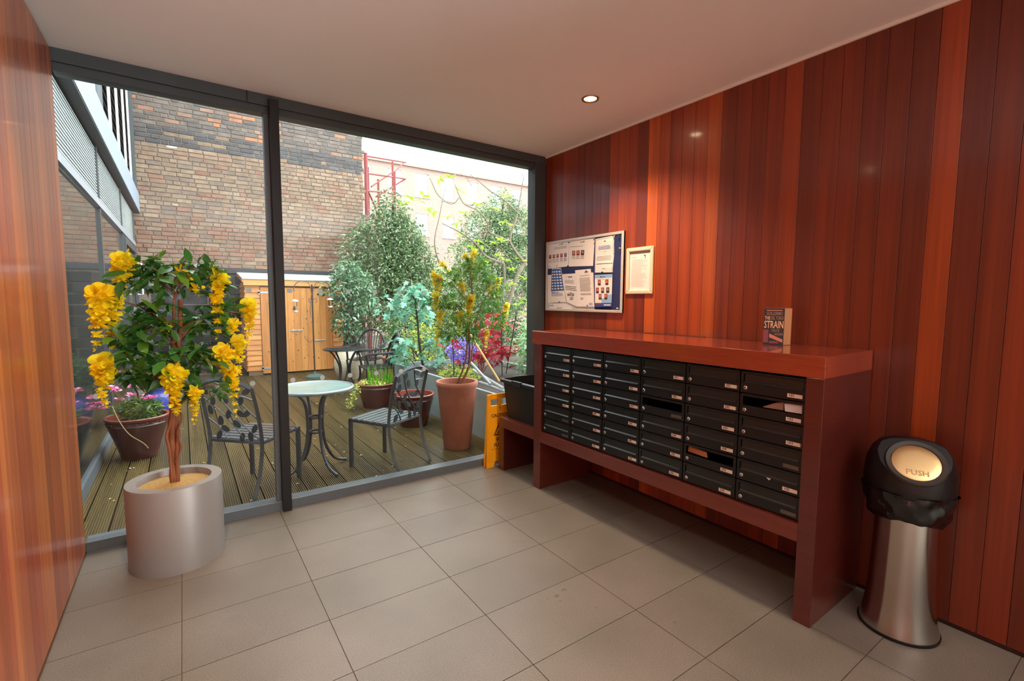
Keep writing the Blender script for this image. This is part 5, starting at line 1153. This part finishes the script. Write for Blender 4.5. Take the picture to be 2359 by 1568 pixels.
def armchair(label, loc, rz):
    t = thing('cast_armchair', label, 'chair', (loc[0], loc[1], 0), rz, 'black cast-metal armchairs')
    hw = 0.25
    b = MB()
    for i in range(9):
        for j in range(8):
            if (i+j) % 2 == 0 or i in (0, 8) or j in (0, 7): b.box((-hw+i*0.0556, -0.22+j*0.055, 0.405), (-hw+(i+1)*0.0556, -0.22+(j+1)*0.055, 0.42))
    b.build('seat', CAST, t)
    for s_ in (-1, 1):
        MB().tube(smooth_path([(s_*hw, 0.2, 0.41), (s_*(hw-.01), 0.2, 0.25), (s_*(hw+.03), 0.27, 0)], 4), 0.017, 6).build('front_leg', CAST, t)
        MB().tube(smooth_path([(s_*hw, -0.2, 0.41), (s_*hw, -0.22, 0.2), (s_*(hw+.03), -0.3, 0)], 4), 0.017, 6).build('rear_leg', CAST, t)
        MB().tube(smooth_path([(s_*hw, -0.25, 0.66), (s_*(hw+.04), -0.05, 0.645), (s_*(hw+.04), 0.12, 0.64), (s_*(hw+.03), 0.22, 0.62), (s_*(hw+.0), 0.2, 0.58), (s_*hw, 0.17, 0.41)], 4), 0.018, 6).build('armrest', CAST, t)
    arch = [(hw*math.cos(PI*k/12), -0.24-0.08*math.sin(PI*k/12), 0.60+0.30*math.sin(PI*k/12)) for k in range(13)]
    MB().tube(smooth_path([(hw, -0.2, 0.41)]+arch+[(-hw, -0.2, 0.41)], 3), 0.02, 6).build('back_frame', CAST, t)
    for k in range(9):
        u = -0.2+0.05*k; zt = 0.60+0.30*math.sqrt(max(0, 1-(u/hw)**2)); MB().tube(smooth_path([(u*0.55, -0.2, 0.42), (u*0.8, -0.25, 0.58), (u, -0.25-0.08*(zt-0.6)/0.3, zt)], 3), 0.008, 5).build('back_bar', CAST, t)
    return t
armchair('black cast-metal armchair with arched barred back beyond the far table', (-0.18, 4.75), math.radians(140))
armchair('black cast-metal armchair side-on, between the far table and the brown pot', (-0.36, 3.65), math.radians(85))

# ---- bird feeder stand
t = thing('bird_feeder_pole', 'dark bird feeder pole with hooks on a green domed base before the shed', 'pole', (-0.815, 5.73, 0))
MB().lathe([(0.165, 0), (0.16, 0.03), (0.1, 0.06), (0.03, 0.075), (0.02, 0.11)], 28).build('base', mat('green_cast_base', (66, 92, 88), 0.5, var=0.1), t, smooth=50)
MB().tube([(0, 0, 0.08), (-0.005, 0, 0.9), (-0.01, 0, 1.70)], 0.013, 8).build('pole', BARKD, t)
for sx in (-1, 1):
    MB().tube(smooth_path([(-0.01, 0, 1.5), (sx*0.06, 0, 1.72), (sx*0.2, 0, 1.76), (sx*0.3, 0, 1.68), (sx*0.31, 0, 1.6), (sx*0.29, 0, 1.58)], 4), 0.007, 6).build('crook_arm', IRON, t)
    MB().tube(smooth_path([(0, 0, 1.42), (sx*0.05, 0, 1.45), (sx*0.07, 0, 1.40), (sx*0.04, 0, 1.37)], 3), 0.005, 5).build('hook', IRON, t)
MB().tube(smooth_path([(-0.02, -0.02, 1.55), (-0.05, -0.02, 1.3), (-0.045, -0.02, 1.1)], 3), 0.005, 5).build('hanging_chain', IRON, t)
MB().tube(smooth_path([(-0.005, 0, 0.72), (-0.06, 0, 0.66), (-0.13, 0, 0.70), (-0.16, 0, 0.78)], 4), 0.004, 5).build('water_dish_ring', IRON, t)
CLR = glassmat('clear_tube', (0.92, 0.93, 0.9)); PALE = mat('pale_metal', (220, 222, 224), 0.3, 0.5)
def feeder(label, x, z0, z1, seed):
    t = thing('bird_feeder', label, 'bird feeder', (x, 5.73, z0), 0, 'hanging bird feeders')
    hgt = z1-z0
    MB().lathe([(0.02, -0.01), (0.045, 0), (0.045, 0.02), (0.03, 0.025)], 16).build('tray', PALE, t, smooth=40)
    MB().lathe([(0.032, 0.02), (0.032, hgt-0.01)], 16, cap0=False, cap1=False).build('tube', CLR, t)
    MB().lathe([(0.028, 0.025), (0.028, 0.025+hgt*seed)], 14).build('seed', mat('bird_seed', (178, 130, 76), 0.9, var=0.4, vscale=90), t)
    MB().lathe([(0.062, hgt-0.015), (0.055, hgt), (0.02, hgt+0.02), (0.004, hgt+0.024)], 18).build('cap', PALE, t, smooth=50)
    MB().tube([(0, 0, hgt+0.02), (0, 0, 1.59-z0)], 0.002, 5).build('hanger', IRON, t)
feeder('pale tube bird feeder hanging over the left shed door', -1.115, 1.21, 1.41, 0.35)
feeder('shorter bird feeder hanging right of the pole by the glossy shrub', -0.515, 1.29, 1.44, 0.6)

# ================================================================== SHED
SHW = woodmat('shed_pine', 0.6, (9, 9, 0.9), streak=0.22); SHH = woodmat('shed_pine_boards', 0.6, (0.9, 9, 9), streak=0.22)
sh = thing('garden_shed', 'orange pine garden shed with double doors against the dark wall', 'shed', (0, 6.54, 0))
PINE = [(206, 138, 70), (198, 128, 64), (212, 146, 78), (202, 134, 70)]
MB().box((-1.80, 0.03, 0.06), (-0.07, 0.88, 1.70)).build('carcass', SHH, sh, col=(150, 100, 58))
for x0, x1 in ((-1.81, -1.575), (-0.275, -0.07)):
    for k in range(17):
        z = 0.09+0.0975*k
        MB().prism([(x0, 0.03, z), (x0, -0.006, z), (x0, 0.012, z+0.1), (x0, 0.03, z+0.1)], (x1-x0, 0, 0)).build('cladding_board', SHH, sh, col=random.choice(PINE))
for k in range(17):
    z = 0.09+0.0975*k; MB().prism([(-1.80, 0.0, z), (-1.83, 0.0, z), (-1.812, 0.0, z+0.1), (-1.80, 0.0, z+0.1)], (0, 0.86, 0)).build('cladding_board', SHH, sh, col=random.choice(PINE))
for x0, x1 in ((-1.565, -0.648), (-0.640, -0.285)):
    d = MB().box((x0, 0.0, 0.03), (x1, 0.025, 1.65)).build('door', SHW, sh, col=(196, 136, 78))
    n = max(3, round((x1-x0)/0.118)); wdt = (x1-x0)/n
    for i in range(n):
        MB().box((x0+i*wdt+0.0012, -0.014, 0.03), (x0+(i+1)*wdt-0.0012, 0.0, 1.65)).build('door_board', SHW, d, bevel=0.002, col=random.choice(PINE))
GALV = mat('galvanised', (178, 180, 178), 0.45, 0.6)
for x0, x1, z in ((-1.60, -1.2, 1.555), (-1.58, -1.2, 0.13), (-0.56, -0.255, 1.53)): MB().box((x0, -0.022, z-0.016), (x1, -0.014, z+0.016)).box((x0, -0.022, z-0.04), (x0+0.03, -0.014, z+0.04)).build('hinge', GALV, sh)
for x, z in ((-0.96, 0.83), (-0.53, 0.62)): MB().tube([(x-0.11, -0.026, z), (x+0.11, -0.026, z)], 0.009, 8).box((x-0.08, -0.03, z-0.02), (x-0.03, -0.014, z+0.02)).box((x+0.03, -0.03, z-0.02), (x+0.07, -0.014, z+0.02)).build('bolt', GALV, sh)
KN = mat('knot', (96, 52, 26), 0.7)
kn = MB()
for i in range(34):
    x, z, r_ = random.uniform(-1.5, -0.3), random.uniform(0.2, 1.6), random.uniform(0.006, 0.013); kn.lathe([(r_, 0), (r_*0.9, 0.0006)], 8, M=Matrix.Translation((x, -0.0142, z)) @ Matrix.Rotation(PI/2, 4, 'X') @ Matrix.Diagonal((1, 1.4, 1, 1)))
stuff(kn.build('knots', KN, sh))
MB().box((-1.84, -0.05, 1.685), (-0.05, -0.02, 1.795)).build('fascia_board', SHH, sh, col=(214, 156, 88))
MB().prism([(-1.86, -0.07, 1.795), (-1.86, 0.90, 1.94), (-1.86, 0.90, 1.955), (-1.86, -0.07, 1.812)], (1.84, 0, 0)).build('roof', mat('roof_felt', (186, 186, 182), 0.8, var=0.1), sh)
MB().prism([(-1.865, -0.07, 1.74), (-1.865, 0.90, 1.88), (-1.865, 0.90, 1.94), (-1.865, -0.07, 1.80)], (0.02, 0, 0)).build('barge_board', SHH, sh, col=(206, 124, 84))
MB().box((-1.8, 0.01, 0.0), (-1.56, 0.05, 0.09)).build('base_board', SHH, sh, col=(120, 96, 70))

# leaf litter on the deck
ll = MB()
for i in range(170):
    x, y = random.uniform(-3.3, -0.4), random.uniform(0.15, 4.0); s_ = random.uniform(0.008, 0.026); M = Matrix.Translation((x, y, 0.003)) @ Matrix.Rotation(random.uniform(0, 6.3), 4, 'Z')
    ll.add([(0, 0, 0), (s_*0.4, s_*0.5, 0.004), (0, s_*1.3, 0.002), (-s_*0.4, s_*0.5, 0.005)], [(0, 1, 2, 3)], random.choice((0, 0, 1, 2)), M)
o = ll.build('leaf_litter', [mat('pale_petal_litter', (206, 190, 160), 0.8), mat('brown_litter', (120, 80, 50), 0.8), mat('yellow_litter', (200, 170, 80), 0.8)]); tag(o, 'scattered pale petals and dead leaves on the wet decking', 'leaf litter', kind='stuff')
